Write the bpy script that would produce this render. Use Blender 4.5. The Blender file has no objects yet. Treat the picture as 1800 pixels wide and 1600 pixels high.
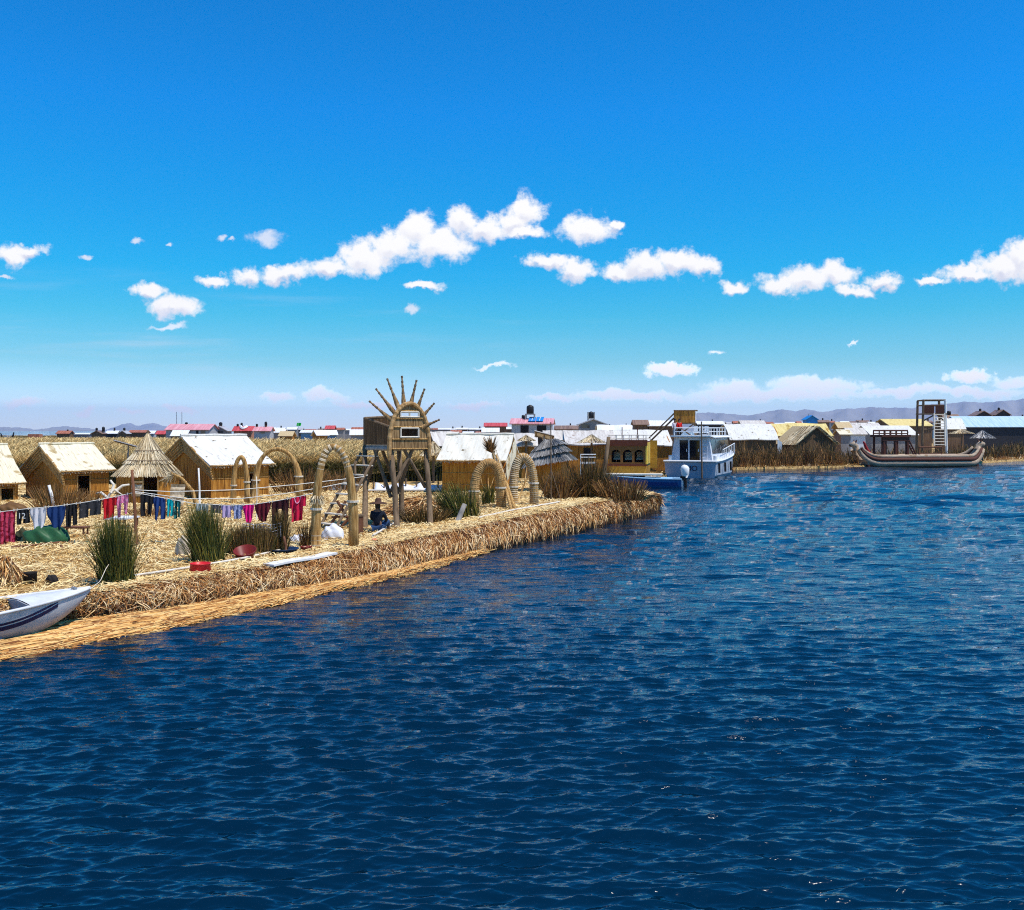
import bpy, bmesh, math, random
import numpy as np
from mathutils import Vector, Matrix
random.seed(7); rng = np.random.default_rng(7)
S = bpy.context.scene
COL = S.collection
R = math.radians

# ------------------------------------------------------------------ camera
CAM_H = 4.0; F = 1700.0; HZ = 757.0          # eye height, focal length and horizon row in a 1800 px wide frame
cd = bpy.data.cameras.new("camera"); cam = bpy.data.objects.new("camera", cd); COL.objects.link(cam)
cam.location = (0, 0, CAM_H); cam.rotation_euler = (R(90), 0, 0)
cd.sensor_width = 36; cd.lens = 36 * F / 1800; cd.shift_y = -(800 - HZ) / 1800
cd.clip_start = 0.1; cd.clip_end = 60000
S.camera = cam

# ------------------------------------------------------------------ sun
TO_SUN = Vector((0.38, -0.19, 0.905)).normalized()
sl = bpy.data.lights.new("sun", 'SUN'); sun = bpy.data.objects.new("sun", sl); COL.objects.link(sun)
sl.energy = 5.0; sl.angle = R(0.5); sl.color = (1.0, 0.95, 0.87)
sun.rotation_euler = TO_SUN.to_track_quat('Z', 'Y').to_euler(); sun.location = (30, -20, 60)

# ------------------------------------------------------------------ exposure, sampling
S.view_settings.view_transform = 'Standard'; S.view_settings.look = 'None'
S.view_settings.exposure = 0.0; S.view_settings.gamma = 1.0
S.render.engine = 'CYCLES'
S.cycles.max_bounces = 5; S.cycles.diffuse_bounces = 2; S.cycles.glossy_bounces = 3
S.cycles.transmission_bounces = 3; S.cycles.volume_bounces = 0; S.cycles.transparent_max_bounces = 8
S.cycles.caustics_reflective = False; S.cycles.caustics_refractive = False
S.cycles.use_denoising = False; S.cycles.denoising_prefilter = 'ACCURATE'; S.cycles.filter_width = 1.1; S.cycles.sample_clamp_direct = 1.15; S.cycles.sample_clamp_indirect = 3.0

# ------------------------------------------------------------------ sky and clouds (all in the world)
W = bpy.data.worlds.new("World"); S.world = W; W.use_nodes = True
NT = W.node_tree; NT.nodes.clear()
def nd(t, **kw):
    n = NT.nodes.new(t)
    for k, v in kw.items():
        setattr(n, k, v)
    return n
def lk(a, b): NT.links.new(a, b)
def put(sock, v):
    if hasattr(v, 'is_linked'): lk(v, sock)
    else: sock.default_value = v
def mth(op, a, b=0.0, c=None, clamp=False):
    n = nd('ShaderNodeMath', operation=op, use_clamp=clamp)
    put(n.inputs[0], a); put(n.inputs[1], b)
    if c is not None: put(n.inputs[2], c)
    return n.outputs[0]
def vmt(op, a, b=None, c=None):
    n = nd('ShaderNodeVectorMath', operation=op)
    put(n.inputs[0], a)
    if b is not None: put(n.inputs[1], b)
    if c is not None: put(n.inputs[2], c)
    return n.outputs['Value'] if op == 'LENGTH' else n.outputs[0]
def mixc(f, a, b, bt='MIX'):
    n = nd('ShaderNodeMix', data_type='RGBA', blend_type=bt)
    put(n.inputs[0], f); put(n.inputs[6], a); put(n.inputs[7], b)
    return n.outputs[2]
sky = nd('ShaderNodeTexSky', sky_type='NISHITA')
sky.sun_disc = False; sky.sun_elevation = math.asin(TO_SUN.z); sky.sun_rotation = math.atan2(TO_SUN.x, TO_SUN.y)
sky.altitude = 3800; sky.air_density = 1.0; sky.dust_density = 0.4; sky.ozone_density = 3.0
SKY_STRENGTH = 0.15
tc = nd('ShaderNodeTexCoord'); D = tc.outputs['Generated']
sp = nd('ShaderNodeSeparateXYZ'); lk(D, sp.inputs[0])
DX, DY, DZ = sp.outputs
rp = nd('ShaderNodeValToRGB'); lk(DZ, rp.inputs[0])
SKYTINT = [(0.0, (0.86, 0.82, 0.86)), (0.0335, (0.66, 0.70, 0.67)), (0.0687, (0.33, 0.60, 0.53)), (0.115, (0.11, 0.63, 0.60)), (0.16, (0.015, 0.64, 0.73)), (0.25, (0.0, 0.65, 0.90)), (0.31, (0.0, 0.65, 1.02)), (0.40, (0.0, 0.62, 1.0)), (0.8, (0.0, 0.57, 0.95))]
er = rp.color_ramp
er.elements[0].position = SKYTINT[0][0]; er.elements[0].color = (*SKYTINT[0][1], 1)
er.elements[1].position = SKYTINT[-1][0]; er.elements[1].color = (*SKYTINT[-1][1], 1)
for p_, c_ in SKYTINT[1:-1]:
    e_ = er.elements.new(p_); e_.color = (*c_, 1)
base = mixc(1.0, sky.outputs[0], rp.outputs[0], 'MULTIPLY')
SKYGAIN = 1.6
base = vmt('SCALE', base); NT.nodes[-1].inputs['Scale'].default_value = SKYGAIN
# direction on a plane in front of the lake: u to the east, v upward
ys = mth('MAXIMUM', DY, 0.05)
cu = nd('ShaderNodeCombineXYZ'); lk(mth('DIVIDE', DX, ys), cu.inputs[0]); lk(mth('DIVIDE', DZ, ys), cu.inputs[1])
UV = cu.outputs[0]
def noise(vec, scale, detail=6.0, rough=0.55):
    n = nd('ShaderNodeTexNoise'); n.noise_dimensions = '3D'
    put(n.inputs['Vector'], vec); n.inputs['Scale'].default_value = scale
    n.inputs['Detail'].default_value = detail; n.inputs['Roughness'].default_value = rough
    return n
wn = noise(UV, 34.0, 7.0, 0.62)
wv = vmt('SCALE', vmt('SUBTRACT', wn.outputs['Color'], (0.5, 0.5, 0.5))); NT.nodes[-1].inputs['Scale'].default_value = 0.032
PW = vmt('ADD', UV, wv)
def blobs(lst, sm, P_=None):
    out = None
    for (cx, cy, rx, ry) in lst:
        a, b = rx * 0.98 / F, ry * 0.98 / F
        L = vmt('LENGTH', vmt('MULTIPLY_ADD', P_ or PW, (1 / a, 1 / b, 0), (-((cx - 900) / F) / a, -((HZ - cy) / F) / b, 0)))
        if out is None: out = L
        else: out = mth('SMOOTH_MIN', out, L, sm)
    return out
CUMULUS = [(376,490,26,11),(440,482,34,18),(500,482,60,16),(575,472,60,18),(640,455,45,32),(690,432,52,34),(735,405,40,36),
 (770,430,62,34),(812,392,30,32),(850,405,60,24),(905,390,34,24),(926,372,30,32),(922,410,40,12),
 (1032,402,52,27),(1085,395,14,10),(965,462,48,15),(1012,472,34,22),(1085,478,34,17),(1140,468,56,26),(1195,460,46,24),(1235,470,32,18),
 (1288,501,26,13),(1372,500,42,18),(1420,492,56,26),(1462,484,42,22),(1500,512,40,12),(1550,495,34,14),
 (1640,492,34,9),(1700,482,56,14),(1760,470,50,26),(1800,458,40,36),(308,538,46,22),(50,440,34,13),(20,450,30,22),(745,507,36,9),(262,516,34,15),(1180,645,46,12),(1705,661,42,12)]
WISPS = [(470,418,34,14),(386,418,12,7),(408,424,9,4),(246,423,9,7),(294,434,6,5),(153,453,8,6),(296,575,34,6),(721,542,16,7),(8,486,12,4),
 (485,701,32,10),(572,699,40,11),(35,707,42,9),(150,721,22,7),(320,718,40,7),(230,722,30,6),(970,700,40,8),(1100,697,120,10),(1290,680,66,15),(1440,676,110,14),(1580,690,70,10),
 (1700,690,120,12),(1780,672,40,12),(1360,692,200,14),(870,644,40,4),(1258,620,14,5),(1500,600,10,3),(660,712,90,7),(830,715,60,6)]
def smooth(x, lo, hi):
    n = nd('ShaderNodeMapRange', interpolation_type='SMOOTHSTEP')
    put(n.inputs[0], x); n.inputs[1].default_value = lo; n.inputs[2].default_value = hi
    return n.outputs[0]
n1 = noise(UV, 60.0, 8.0, 0.65).outputs[0]
nz = mth('MULTIPLY', mth('SUBTRACT', n1, 0.5), 1.5)
ff = mth('POWER', mth('MAXIMUM', DY, 0.0), 0.3)
BL = blobs(CUMULUS, 0.25); BU = blobs(CUMULUS, 0.25, vmt('ADD', PW, (0.002, 0.0055, 0)))
d1 = smooth(mth('ADD', mth('SUBTRACT', 1.24, BL), mth('MULTIPLY', nz, 1.2)), 0.0, 0.72)
d2 = mth('MULTIPLY', smooth(mth('ADD', mth('SUBTRACT', 1.2, blobs(WISPS, 0.3)), nz), 0.0, 0.9), 0.75)
# thin high streaks low on the left
st = nd('ShaderNodeMapping'); lk(UV, st.inputs[0]); st.inputs['Scale'].default_value = (2.2, 26.0, 1.0); st.inputs['Rotation'].default_value = (0, 0, R(4))
cir = smooth(noise(st.outputs[0], 1.6, 6.0, 0.55).outputs[0], 0.5, 0.85)
band = mth('MULTIPLY', smooth(DZ, 0.03, 0.07), mth('SUBTRACT', 1.0, smooth(DZ, 0.10, 0.17)))
leftw = mth('SUBTRACT', 1.0, smooth(sp.outputs[0], -0.35, 0.25))
d3 = mth('MULTIPLY', mth('MULTIPLY', mth('MULTIPLY', cir, band), leftw), 0.5)
shade_n = noise(vmt('ADD', PW, (0.013, 0.02, 0)), 22.0, 5.0, 0.55).outputs[0]
under = mth('MULTIPLY', mth('SUBTRACT', BL, BU), 1.1)
sh = smooth(mth('ADD', mth('ADD', under, mth('SUBTRACT', shade_n, 0.5)), mth('MULTIPLY', mth('SUBTRACT', n1, 0.5), 0.5)), -0.12, 0.72)
ccol = mixc(sh, (7.2, 7.1, 7.0, 1), (4.9, 5.05, 5.9, 1))  # shade of the cloud undersides is mixed into their colour
hz_ = smooth(DZ, 0.015, 0.13)
cgain = mth('SUBTRACT', 1.9, mth('MULTIPLY', hz_, 0.9))
def gained(c):
    o_ = vmt('SCALE', c); put(NT.nodes[-1].inputs['Scale'], cgain); return o_
col = mixc(d3, base, (5.3, 5.6, 6.2, 1))
col = mixc(d2, col, gained((6.4, 6.3, 6.7)))
col = mixc(d1, col, gained(ccol))
bg = nd('ShaderNodeBackground'); lk(col, bg.inputs[0]); bg.inputs[1].default_value = SKY_STRENGTH
wo = nd('ShaderNodeOutputWorld'); lk(bg.outputs[0], wo.inputs[0])
W.cycles.sampling_method = 'MANUAL'; W.cycles.sample_map_resolution = 512

# ------------------------------------------------------------------ helpers
def X(px, d): return (px - 900) / F * d            # east position of image column px at distance d
def Z(py, d): return CAM_H - (py - HZ) / F * d     # height of image row py at distance d
def PT(px, py, d): return Vector((X(px, d), d, Z(py, d)))
def sstep(x, a, b):
    t = min(1, max(0, (x - a) / (b - a))); return t * t * (3 - 2 * t)
def gz(x): return 0.65 + 0.30 * sstep(x, -6, 3)    # height of the near reed island
def GD(px, py):                                    # where the ray of a pixel meets the near island
    d = 30.0
    for _ in range(12): d = F * (CAM_H - gz(X(px, d))) / (py - HZ)
    return Vector((X(px, d), d, gz(X(px, d))))
def WD(px, py, z=0.0):
    d = F * (CAM_H - z) / (py - HZ); return Vector((X(px, d), d, z))

class MB:
    def __init__(s): s.v = []; s.f = []
    def add(s, vs, fs):
        o = len(s.v); s.v += [tuple(v) for v in vs]; s.f += [tuple(i + o for i in f) for f in fs]; return s
    def box(s, c, size, rot=None):
        c = Vector(c); h = [q / 2 for q in size]; vs = []
        for sx in (-1, 1):
            for sy in (-1, 1):
                for sz in (-1, 1):
                    p = Vector((sx * h[0], sy * h[1], sz * h[2]))
                    vs.append(c + (rot @ p if rot else p))
        return s.add(vs, [(0, 1, 3, 2), (4, 6, 7, 5), (0, 4, 5, 1), (2, 3, 7, 6), (0, 2, 6, 4), (1, 5, 7, 3)])
    def tube(s, pts, r, n=8, cap=True):
        pts = [Vector(p) for p in pts]; m = len(pts)
        if not hasattr(r, '__len__'): r = [r] * m
        vs = []; fs = []; up = None
        for i, p in enumerate(pts):
            t = (pts[min(i + 1, m - 1)] - pts[max(i - 1, 0)])
            t = t.normalized() if t.length > 1e-9 else Vector((0, 0, 1))
            if up is None: up = Vector((0, 0, 1)) if abs(t.z) < 0.9 else Vector((0, 1, 0))
            a = t.cross(up)
            if a.length < 1e-6: a = t.orthogonal()
            a.normalize(); b = t.cross(a).normalized(); up = -b if False else (a.cross(t))
            for k in range(n):
                th = 2 * math.pi * k / n
                vs.append(p + (a * math.cos(th) + b * math.sin(th)) * r[i])
        for i in range(m - 1):
            for k in range(n):
                k2 = (k + 1) % n
                fs.append((i * n + k, i * n + k2, (i + 1) * n + k2, (i + 1) * n + k))
        if cap:
            fs.append(tuple(range(n))); fs.append(tuple((m - 1) * n + k for k in range(n)))
        return s.add(vs, fs)
    def bar(s, p, q, r0, r1=None, n=7): return s.tube([p, q], [r0, r0 if r1 is None else r1], n)
    def lathe(s, prof, n=20, c=(0, 0, 0), a0=0.0, a1=2 * math.pi, jit=0.0):
        full = abs(a1 - a0 - 2 * math.pi) < 1e-6; m = n if full else n + 1; vs = []; fs = []
        for (r, z) in prof:
            for k in range(m):
                th = a0 + (a1 - a0) * k / n; rr = r * (1 + random.uniform(-jit, jit))
                vs.append((c[0] + rr * math.cos(th), c[1] + rr * math.sin(th), c[2] + z))
        for i in range(len(prof) - 1):
            for k in range(n):
                k2 = (k + 1) % m
                fs.append((i * m + k, i * m + k2, (i + 1) * m + k2, (i + 1) * m + k))
        return s.add(vs, fs)
    def prism(s, poly, ext):
        poly = [Vector(p) for p in poly]; ext = Vector(ext); n = len(poly)
        return s.add(poly + [p + ext for p in poly], [tuple(range(n)), tuple(range(2 * n - 1, n - 1, -1))] + [(i, (i + 1) % n, n + (i + 1) % n, n + i) for i in range(n)])
    def sheet(s, o, U, V, nu, nv, t, fn=None):       # a slab spanned by U and V, thickness t below, optional bulge fn(u, v)
        o, U, V = Vector(o), Vector(U), Vector(V); N = U.cross(V).normalized(); vs = []; fs = []
        for lay in (0, 1):
            for i in range(nu + 1):
                for j in range(nv + 1):
                    u, v = i / nu, j / nv
                    vs.append(o + U * u + V * v + N * ((fn(u, v) if fn else 0) - lay * t))
        m = (nu + 1) * (nv + 1); ix = lambda l, i, j: l * m + i * (nv + 1) + j
        for l in (0, 1):
            for i in range(nu):
                for j in range(nv): fs.append((ix(l, i, j), ix(l, i + 1, j), ix(l, i + 1, j + 1), ix(l, i, j + 1)))
        for i in range(nu):
            fs.append((ix(0, i, 0), ix(1, i, 0), ix(1, i + 1, 0), ix(0, i + 1, 0))); fs.append((ix(0, i, nv), ix(0, i + 1, nv), ix(1, i + 1, nv), ix(1, i, nv)))
        for j in range(nv):
            fs.append((ix(0, 0, j), ix(0, 0, j + 1), ix(1, 0, j + 1), ix(1, 0, j))); fs.append((ix(0, nu, j), ix(1, nu, j), ix(1, nu, j + 1), ix(0, nu, j + 1)))
        return s.add(vs, fs)

def link(name, me, mat=None, parent=None):
    o = bpy.data.objects.new(name, me); COL.objects.link(o)
    if mat: me.materials.append(mat)
    if parent: o.parent = parent
    return o
def build(name, mb, mat, parent=None, smooth_=False, label=None):
    me = bpy.data.meshes.new(name); me.from_pydata(mb.v, [], mb.f); me.update()
    if smooth_: me.shade_smooth()
    o = link(name, me, mat, parent)
    if label: o['label'] = label
    return o
def tag(o, label, cat, group=None, kind=None):
    o['label'] = label; o['category'] = cat
    if group: o['group'] = group
    if kind: o['kind'] = kind
    return o
def thing(name, label, cat, loc, rz=0.0, group=None):
    o = bpy.data.objects.new(name, None); COL.objects.link(o); o.empty_display_size = 0.2
    o.location = loc; o.rotation_euler = (0, 0, rz)
    return tag(o, label, cat, group)
def struct(o): o['kind'] = 'structure'; return o

def ribbons(name, B, T, w, mat, parent=None, bend=None, side=None, taper=0.35):
    """many straight or bent reed strands as one mesh; B, T: N x 3 feet and tips, w: width"""
    B = np.asarray(B, float); T = np.asarray(T, float); n = len(B)
    w = np.broadcast_to(np.asarray(w, float), (n,))
    M = (B + T) / 2
    if bend is not None: M = M + bend
    d = T - B; d /= np.linalg.norm(d, axis=1, keepdims=True) + 1e-9
    if side is None:
        r = rng.normal(size=(n, 3)); sd = np.cross(d, r)
    else: sd = np.cross(d, side)
    sd /= np.linalg.norm(sd, axis=1, keepdims=True) + 1e-9
    h = sd * (w[:, None] / 2)
    V = np.stack([B - h, B + h, M - h * 0.85, M + h * 0.85, T - h * taper, T + h * taper], 1).reshape(-1, 3)
    k = np.arange(n)[:, None] * 6
    Fc = np.concatenate([k + np.array([[0, 1, 3, 2]]), k + np.array([[2, 3, 5, 4]])], 1).reshape(-1)
    me = bpy.data.meshes.new(name); me.vertices.add(len(V)); me.vertices.foreach_set('co', V.ravel().astype(np.float32))
    me.loops.add(len(Fc)); me.loops.foreach_set('vertex_index', Fc.astype(np.int32))
    nf = 2 * n; me.polygons.add(nf); me.polygons.foreach_set('loop_start', np.arange(nf, dtype=np.int32) * 4)
    me.update(calc_edges=True)
    return link(name, me, mat, parent)
def unit(a): return a / (np.linalg.norm(a, axis=-1, keepdims=True) + 1e-9)

# ------------------------------------------------------------------ materials
def nmat(name, cols, scale=(1, 1, 1), ns=1.0, detail=5.0, rough=0.8, bump=0.0, spec=0.25, isl=None, metal=0.0, bdist=0.02, coords='Object', spots=None):
    """noise coloured material; cols: list of (pos, rgb); isl: list of colours picked per strand and multiplied in"""
    m = bpy.data.materials.new(name); m.use_nodes = True; t = m.node_tree; N = t.nodes; Lk = t.links
    b = N['Principled BSDF']; b.inputs['Roughness'].default_value = rough; b.inputs['Specular IOR Level'].default_value = spec; b.inputs['Metallic'].default_value = metal
    c = N.new('ShaderNodeTexCoord'); mp = N.new('ShaderNodeMapping'); mp.inputs['Scale'].default_value = scale
    Lk.new(c.outputs[coords], mp.inputs[0])
    nz_ = N.new('ShaderNodeTexNoise'); nz_.inputs['Scale'].default_value = ns; nz_.inputs['Detail'].default_value = detail; nz_.inputs['Roughness'].default_value = 0.6
    Lk.new(mp.outputs[0], nz_.inputs['Vector'])
    r = N.new('ShaderNodeValToRGB'); Lk.new(nz_.outputs[0], r.inputs[0]); e = r.color_ramp
    e.elements[0].position = cols[0][0]; e.elements[0].color = (*cols[0][1], 1); e.elements[1].position = cols[-1][0]; e.elements[1].color = (*cols[-1][1], 1)
    for p, q in cols[1:-1]:
        z = e.elements.new(p); z.color = (*q, 1)
    out = r.outputs[0]
    def mul(a, bcol):
        mx = N.new('ShaderNodeMix'); mx.data_type = 'RGBA'; mx.blend_type = 'MULTIPLY'; mx.inputs[0].default_value = 1.0
        Lk.new(a, mx.inputs[6]); Lk.new(bcol, mx.inputs[7]); return mx.outputs[2]
    if isl:
        g = N.new('ShaderNodeNewGeometry'); r2 = N.new('ShaderNodeValToRGB'); Lk.new(g.outputs['Random Per Island'], r2.inputs[0]); e2 = r2.color_ramp
        e2.interpolation = 'CONSTANT'; e2.elements[0].position = 0; e2.elements[0].color = (*isl[0], 1); e2.elements[1].position = 1 - 1 / len(isl); e2.elements[1].color = (*isl[-1], 1)
        for i, q in enumerate(isl[1:-1]):
            z = e2.elements.new((i + 1) / len(isl)); z.color = (*q, 1)
        out = mul(out, r2.outputs[0])
    if spots:      # (scale, threshold, colour): dark stains and patches
        s2 = N.new('ShaderNodeTexNoise'); s2.inputs['Scale'].default_value = spots[0]; s2.inputs['Detail'].default_value = 4.0
        Lk.new(c.outputs[coords], s2.inputs['Vector'])
        r3 = N.new('ShaderNodeValToRGB'); Lk.new(s2.outputs[0], r3.inputs[0]); r3.color_ramp.elements[0].position = spots[1]; r3.color_ramp.elements[0].color = (1, 1, 1, 1)
        r3.color_ramp.elements[1].position = spots[1] + 0.06; r3.color_ramp.elements[1].color = (*spots[2], 1); out = mul(out, r3.outputs[0])
    Lk.new(out, b.inputs['Base Color'])
    if bump:
        bn = N.new('ShaderNodeBump'); bn.inputs['Strength'].default_value = bump; bn.inputs['Distance'].default_value = bdist
        Lk.new(nz_.outputs[0], bn.inputs['Height']); Lk.new(bn.outputs[0], b.inputs['Normal'])
    return m
def flat(name, c, rough=0.6, var=0.15, ns=6.0, **k):
    a = tuple(x * (1 - var) for x in c); b = tuple(min(1, x * (1 + var)) for x in c)
    return nmat(name, [(0.35, a), (0.65, b)], ns=ns, rough=rough, **k)
STRAW_ISL = [(1, 1, 1), (0.95, 0.85, 0.68), (1.0, 0.95, 0.85), (0.45, 0.28, 0.14), (0.75, 0.58, 0.36), (1, 1, 0.97), (1.05, 1.0, 0.9)]
M = {}
M['straw'] = nmat('dry_straw', [(0.3, (0.74, 0.53, 0.22)), (0.7, (0.92, 0.78, 0.46))], ns=0.8, isl=STRAW_ISL, rough=0.6)
M['straw_ground'] = nmat('straw_ground', [(0.28, (0.10, 0.05, 0.014)), (0.5, (0.36, 0.22, 0.075)), (0.72, (0.70, 0.50, 0.20))], ns=5.0, detail=9, bump=0.8, bdist=0.08)
M['bank_straw'] = nmat('bank_straw', [(0.3, (0.68, 0.42, 0.18)), (0.7, (0.95, 0.78, 0.50))], ns=1.2, rough=0.6,
    isl=[(1, 1, 1), (0.9, 0.72, 0.48), (0.50, 0.29, 0.14), (1.0, 0.9, 0.72), (0.16, 0.075, 0.035), (1.05, 1.02, 0.95), (0.7, 0.45, 0.22), (0.24, 0.12, 0.055), (0.5, 0.27, 0.12)])
M['bank_core'] = nmat('dark_reed_core', [(0.3, (0.03, 0.015, 0.008)), (0.7, (0.10, 0.05, 0.022))], ns=4, bump=0.8, bdist=0.06)  # darker than the straw that hangs over it
M['mat_reed'] = nmat('reed_mat', [(0.3, (0.60, 0.33, 0.10)), (0.7, (0.86, 0.58, 0.24))], ns=1.5, isl=[(1, 1, 1), (1.0, 0.85, 0.62), (0.5, 0.32, 0.17), (1.1, 1.1, 1.05), (0.75, 0.52, 0.3), (0.3, 0.16, 0.08)], rough=0.6)

# ------------------------------------------------------------------ water: one displaced sheet out to the horizon
def make_water():
    rows = list(F * CAM_H / np.linspace(1300, 28, 1250)) + list(np.geomspace(252, 26000, 24))
    y = np.array(rows); nc = 900
    t = np.linspace(-1, 1, nc)
    half = np.where(y < 150, y * 0.62 + 1.0, y * 0.9 + 1.5)
    Yg = np.repeat(y[:, None], nc, 1); Xg = t[None, :] * half[:, None]
    dy = np.gradient(y)[:, None]; dx = (2 * half / nc)[:, None]
    H = np.zeros_like(Yg); GX = np.zeros_like(Yg); GY = np.zeros_like(Yg); lost = np.zeros_like(Yg); tot = 0.0; r2 = np.random.default_rng(3)
    gust = 0.85 + 0.22 * np.sin(Xg * 0.21 + Yg * 0.13) * np.sin(Yg * 0.09 - Xg * 0.05 + 1.2) + 0.12 * np.sin(Xg * 0.05 - Yg * 0.31)
    for i in range(210):
        near = i < 120; lam = 0.05 * (0.60 / 0.05) ** (i / 119) if near else 0.6 * 13.0 ** ((i - 120) / 89)
        k = 2 * math.pi / lam
        th = (r2.normal(math.radians(86), 0.20) if i % 3 else r2.normal(math.radians(116), 0.16)) if near else r2.normal(math.radians(94), 0.42)
        kx, ky = k * math.cos(th), k * math.sin(th)
        slope = (0.034 * math.exp(-(math.log(lam / 0.22) / 0.8) ** 2) + 0.024) if near else 0.050
        amp = slope * r2.uniform(0.6, 1.4) / k
        res = np.maximum(np.abs(ky) * dy, np.abs(kx) * dx)          # leave out what the grid cannot carry
        att = np.clip(1.8 - res / 1.0, 0, 1) * gust
        if not near: att = att * np.clip(10.0 * dy / lam - 0.6, 0.22 if lam < 1.6 else 0.0, 1)    # farther out only the longer waves still show
        p = kx * Xg + ky * Yg + r2.random() * 6.283 + 0.9 * np.sin(0.31 * kx * Xg * 0.6 + 0.17 * ky * Yg + 6.28 * r2.random())
        lost += (amp * k) ** 2 * (1 - np.clip(att / gust, 0, 1) ** 2) * near; tot += (amp * k) ** 2 * near
        H += amp * att * np.sin(p); c = 0.6 * amp * att * np.cos(p); GX += math.cos(th) * c; GY += math.sin(th) * c
    V = np.stack([Xg + GX, Yg + GY, H], -1).reshape(-1, 3); nr = len(y)
    i = np.arange(nr - 1)[:, None] * nc + np.arange(nc - 1)[None, :]
    Fc = np.stack([i, i + 1, i + nc + 1, i + nc], -1).reshape(-1)
    me = bpy.data.meshes.new('water'); me.vertices.add(len(V)); me.vertices.foreach_set('co', V.ravel().astype(np.float32))
    me.loops.add(len(Fc)); me.loops.foreach_set('vertex_index', Fc.astype(np.int32)); nf = len(Fc) // 4
    me.polygons.add(nf); me.polygons.foreach_set('loop_start', np.arange(nf, dtype=np.int32) * 4)
    me.update(calc_edges=True); me.shade_smooth()
    at_ = me.attributes.new('chop', 'FLOAT', 'POINT'); at_.data.foreach_set('value', np.clip(np.sqrt(lost / tot) * gust, 0, 1.3).ravel().astype(np.float32))
    m = bpy.data.materials.new('lake_water'); m.use_nodes = True; t_ = m.node_tree; N = t_.nodes; b = N['Principled BSDF']
    b.inputs['Base Color'].default_value = (0.0003, 0.008, 0.017, 1); b.inputs['Roughness'].default_value = 0.03; b.inputs['IOR'].default_value = 1.8
    g = N.new('ShaderNodeNewGeometry'); mp = N.new('ShaderNodeMapping'); mp.inputs['Scale'].default_value = (0.55, 1.5, 1.0); mp.inputs['Rotation'].default_value = (0, 0, R(-8)); t_.links.new(g.outputs['Position'], mp.inputs[0])
    n1_ = N.new('ShaderNodeTexNoise'); n1_.inputs['Scale'].default_value = 0.8; n1_.inputs['Detail'].default_value = 6; n1_.inputs['Roughness'].default_value = 0.6; t_.links.new(mp.outputs[0], n1_.inputs['Vector'])
    bp = N.new('ShaderNodeBump'); bp.inputs['Strength'].default_value = 1.0; bp.inputs['Distance'].default_value = 1.0
    an = N.new('ShaderNodeAttribute'); an.attribute_name = 'chop'; mr = N.new('ShaderNodeMapRange'); mr.inputs[3].default_value = 0.0; mr.inputs[4].default_value = CHOP; t_.links.new(an.outputs['Fac'], mr.inputs[0])
    ml = N.new('ShaderNodeMath'); ml.operation = 'MULTIPLY'; t_.links.new(n1_.outputs[0], ml.inputs[0]); t_.links.new(mr.outputs[0], ml.inputs[1]); t_.links.new(ml.outputs[0], bp.inputs['Height'])
    t_.links.new(bp.outputs[0], b.inputs['Normal'])
    struct(link('water', me, m))
CHOP = 0.24
make_water()

# ------------------------------------------------------------------ hills and haze
def hill(name, prof, d, depth, mat):
    mb = MB(); vs = []; fs = []; n = len(prof)
    xs = [p[0] for p in prof]; ys_ = [p[1] for p in prof]
    px = np.arange(xs[0], xs[-1], 3.0); py = np.interp(px, xs, ys_)
    py += 0.7 * np.sin(px * 0.11) + 0.4 * np.sin(px * 0.31 + 1) + 0.3 * np.sin(px * 0.67)
    P = [(0.0, 0), (0.25, 0.3), (0.6, 0.75), (1.0, 1.0), (1.6, 0.6), (2.2, 0.0)]
    for i, (a, b) in enumerate(zip(px, py)):
        h = Z(b, d) + 3
        for j, (q, k) in enumerate(P):
            dd = d + (q - 1) * depth
            wob = (1 + 0.25 * math.sin(i * 0.35 + j * 2)) if 0 < j < 3 else 1
            vs.append((X(a, d) * dd / d, dd, -3 + h * min(k * wob, 0.97 if j != 3 else 1)))
    m = len(P)
    for i in range(len(px) - 1):
        for j in range(m - 1): fs.append((i * m + j, (i + 1) * m + j, (i + 1) * m + j + 1, i * m + j + 1))
    struct(build(name, mb.add(vs, fs), mat, None, True))
M['hill'] = nmat('dry_hill', [(0.3, (0.20, 0.20, 0.20)), (0.7, (0.32, 0.31, 0.29))], ns=0.003, coords='Object', rough=0.95)
hill('hills', [(-500, 756), (-120, 745), (0, 750), (25, 751), (60, 755), (90, 752), (120, 749), (150, 753), (190, 758), (230, 762)], 8000, 1200, M['hill'])
hill('mountains', [(130, 762), (190, 754), (222, 745), (228, 743), (240, 748), (268, 744), (285, 748), (330, 756), (400, 762)], 11500, 1200, M['hill'])
hill('hills', [(1080, 758), (1150, 741), (1200, 738), (1226, 726), (1270, 726), (1310, 731), (1345, 725), (1378, 719), (1398, 723), (1418, 720), (1450, 724), (1490, 718), (1545, 716), (1600, 718), (1640, 711), (1690, 707), (1750, 707), (1800, 701), (1900, 700), (2200, 706)], 9000, 1200, M['hill'])
def haze():
    mb = MB(); mb.box((0, 6600, 163), (26000, 14400, 332))
    m = bpy.data.materials.new('haze_air'); m.use_nodes = True; t = m.node_tree; t.nodes.remove(t.nodes['Principled BSDF'])
    v = t.nodes.new('ShaderNodeVolumePrincipled'); v.inputs['Color'].default_value = (0.44, 0.60, 1.0, 1); v.inputs['Density'].default_value = 0.000068; v.inputs['Anisotropy'].default_value = 0.0
    t.links.new(v.outputs[0], t.nodes['Material Output'].inputs['Volume'])
    o = build('haze', mb, m); o['kind'] = 'stuff'; tag(o, 'thin pale blue air veiling the far hills', 'haze', None, 'stuff')
haze()
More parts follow.
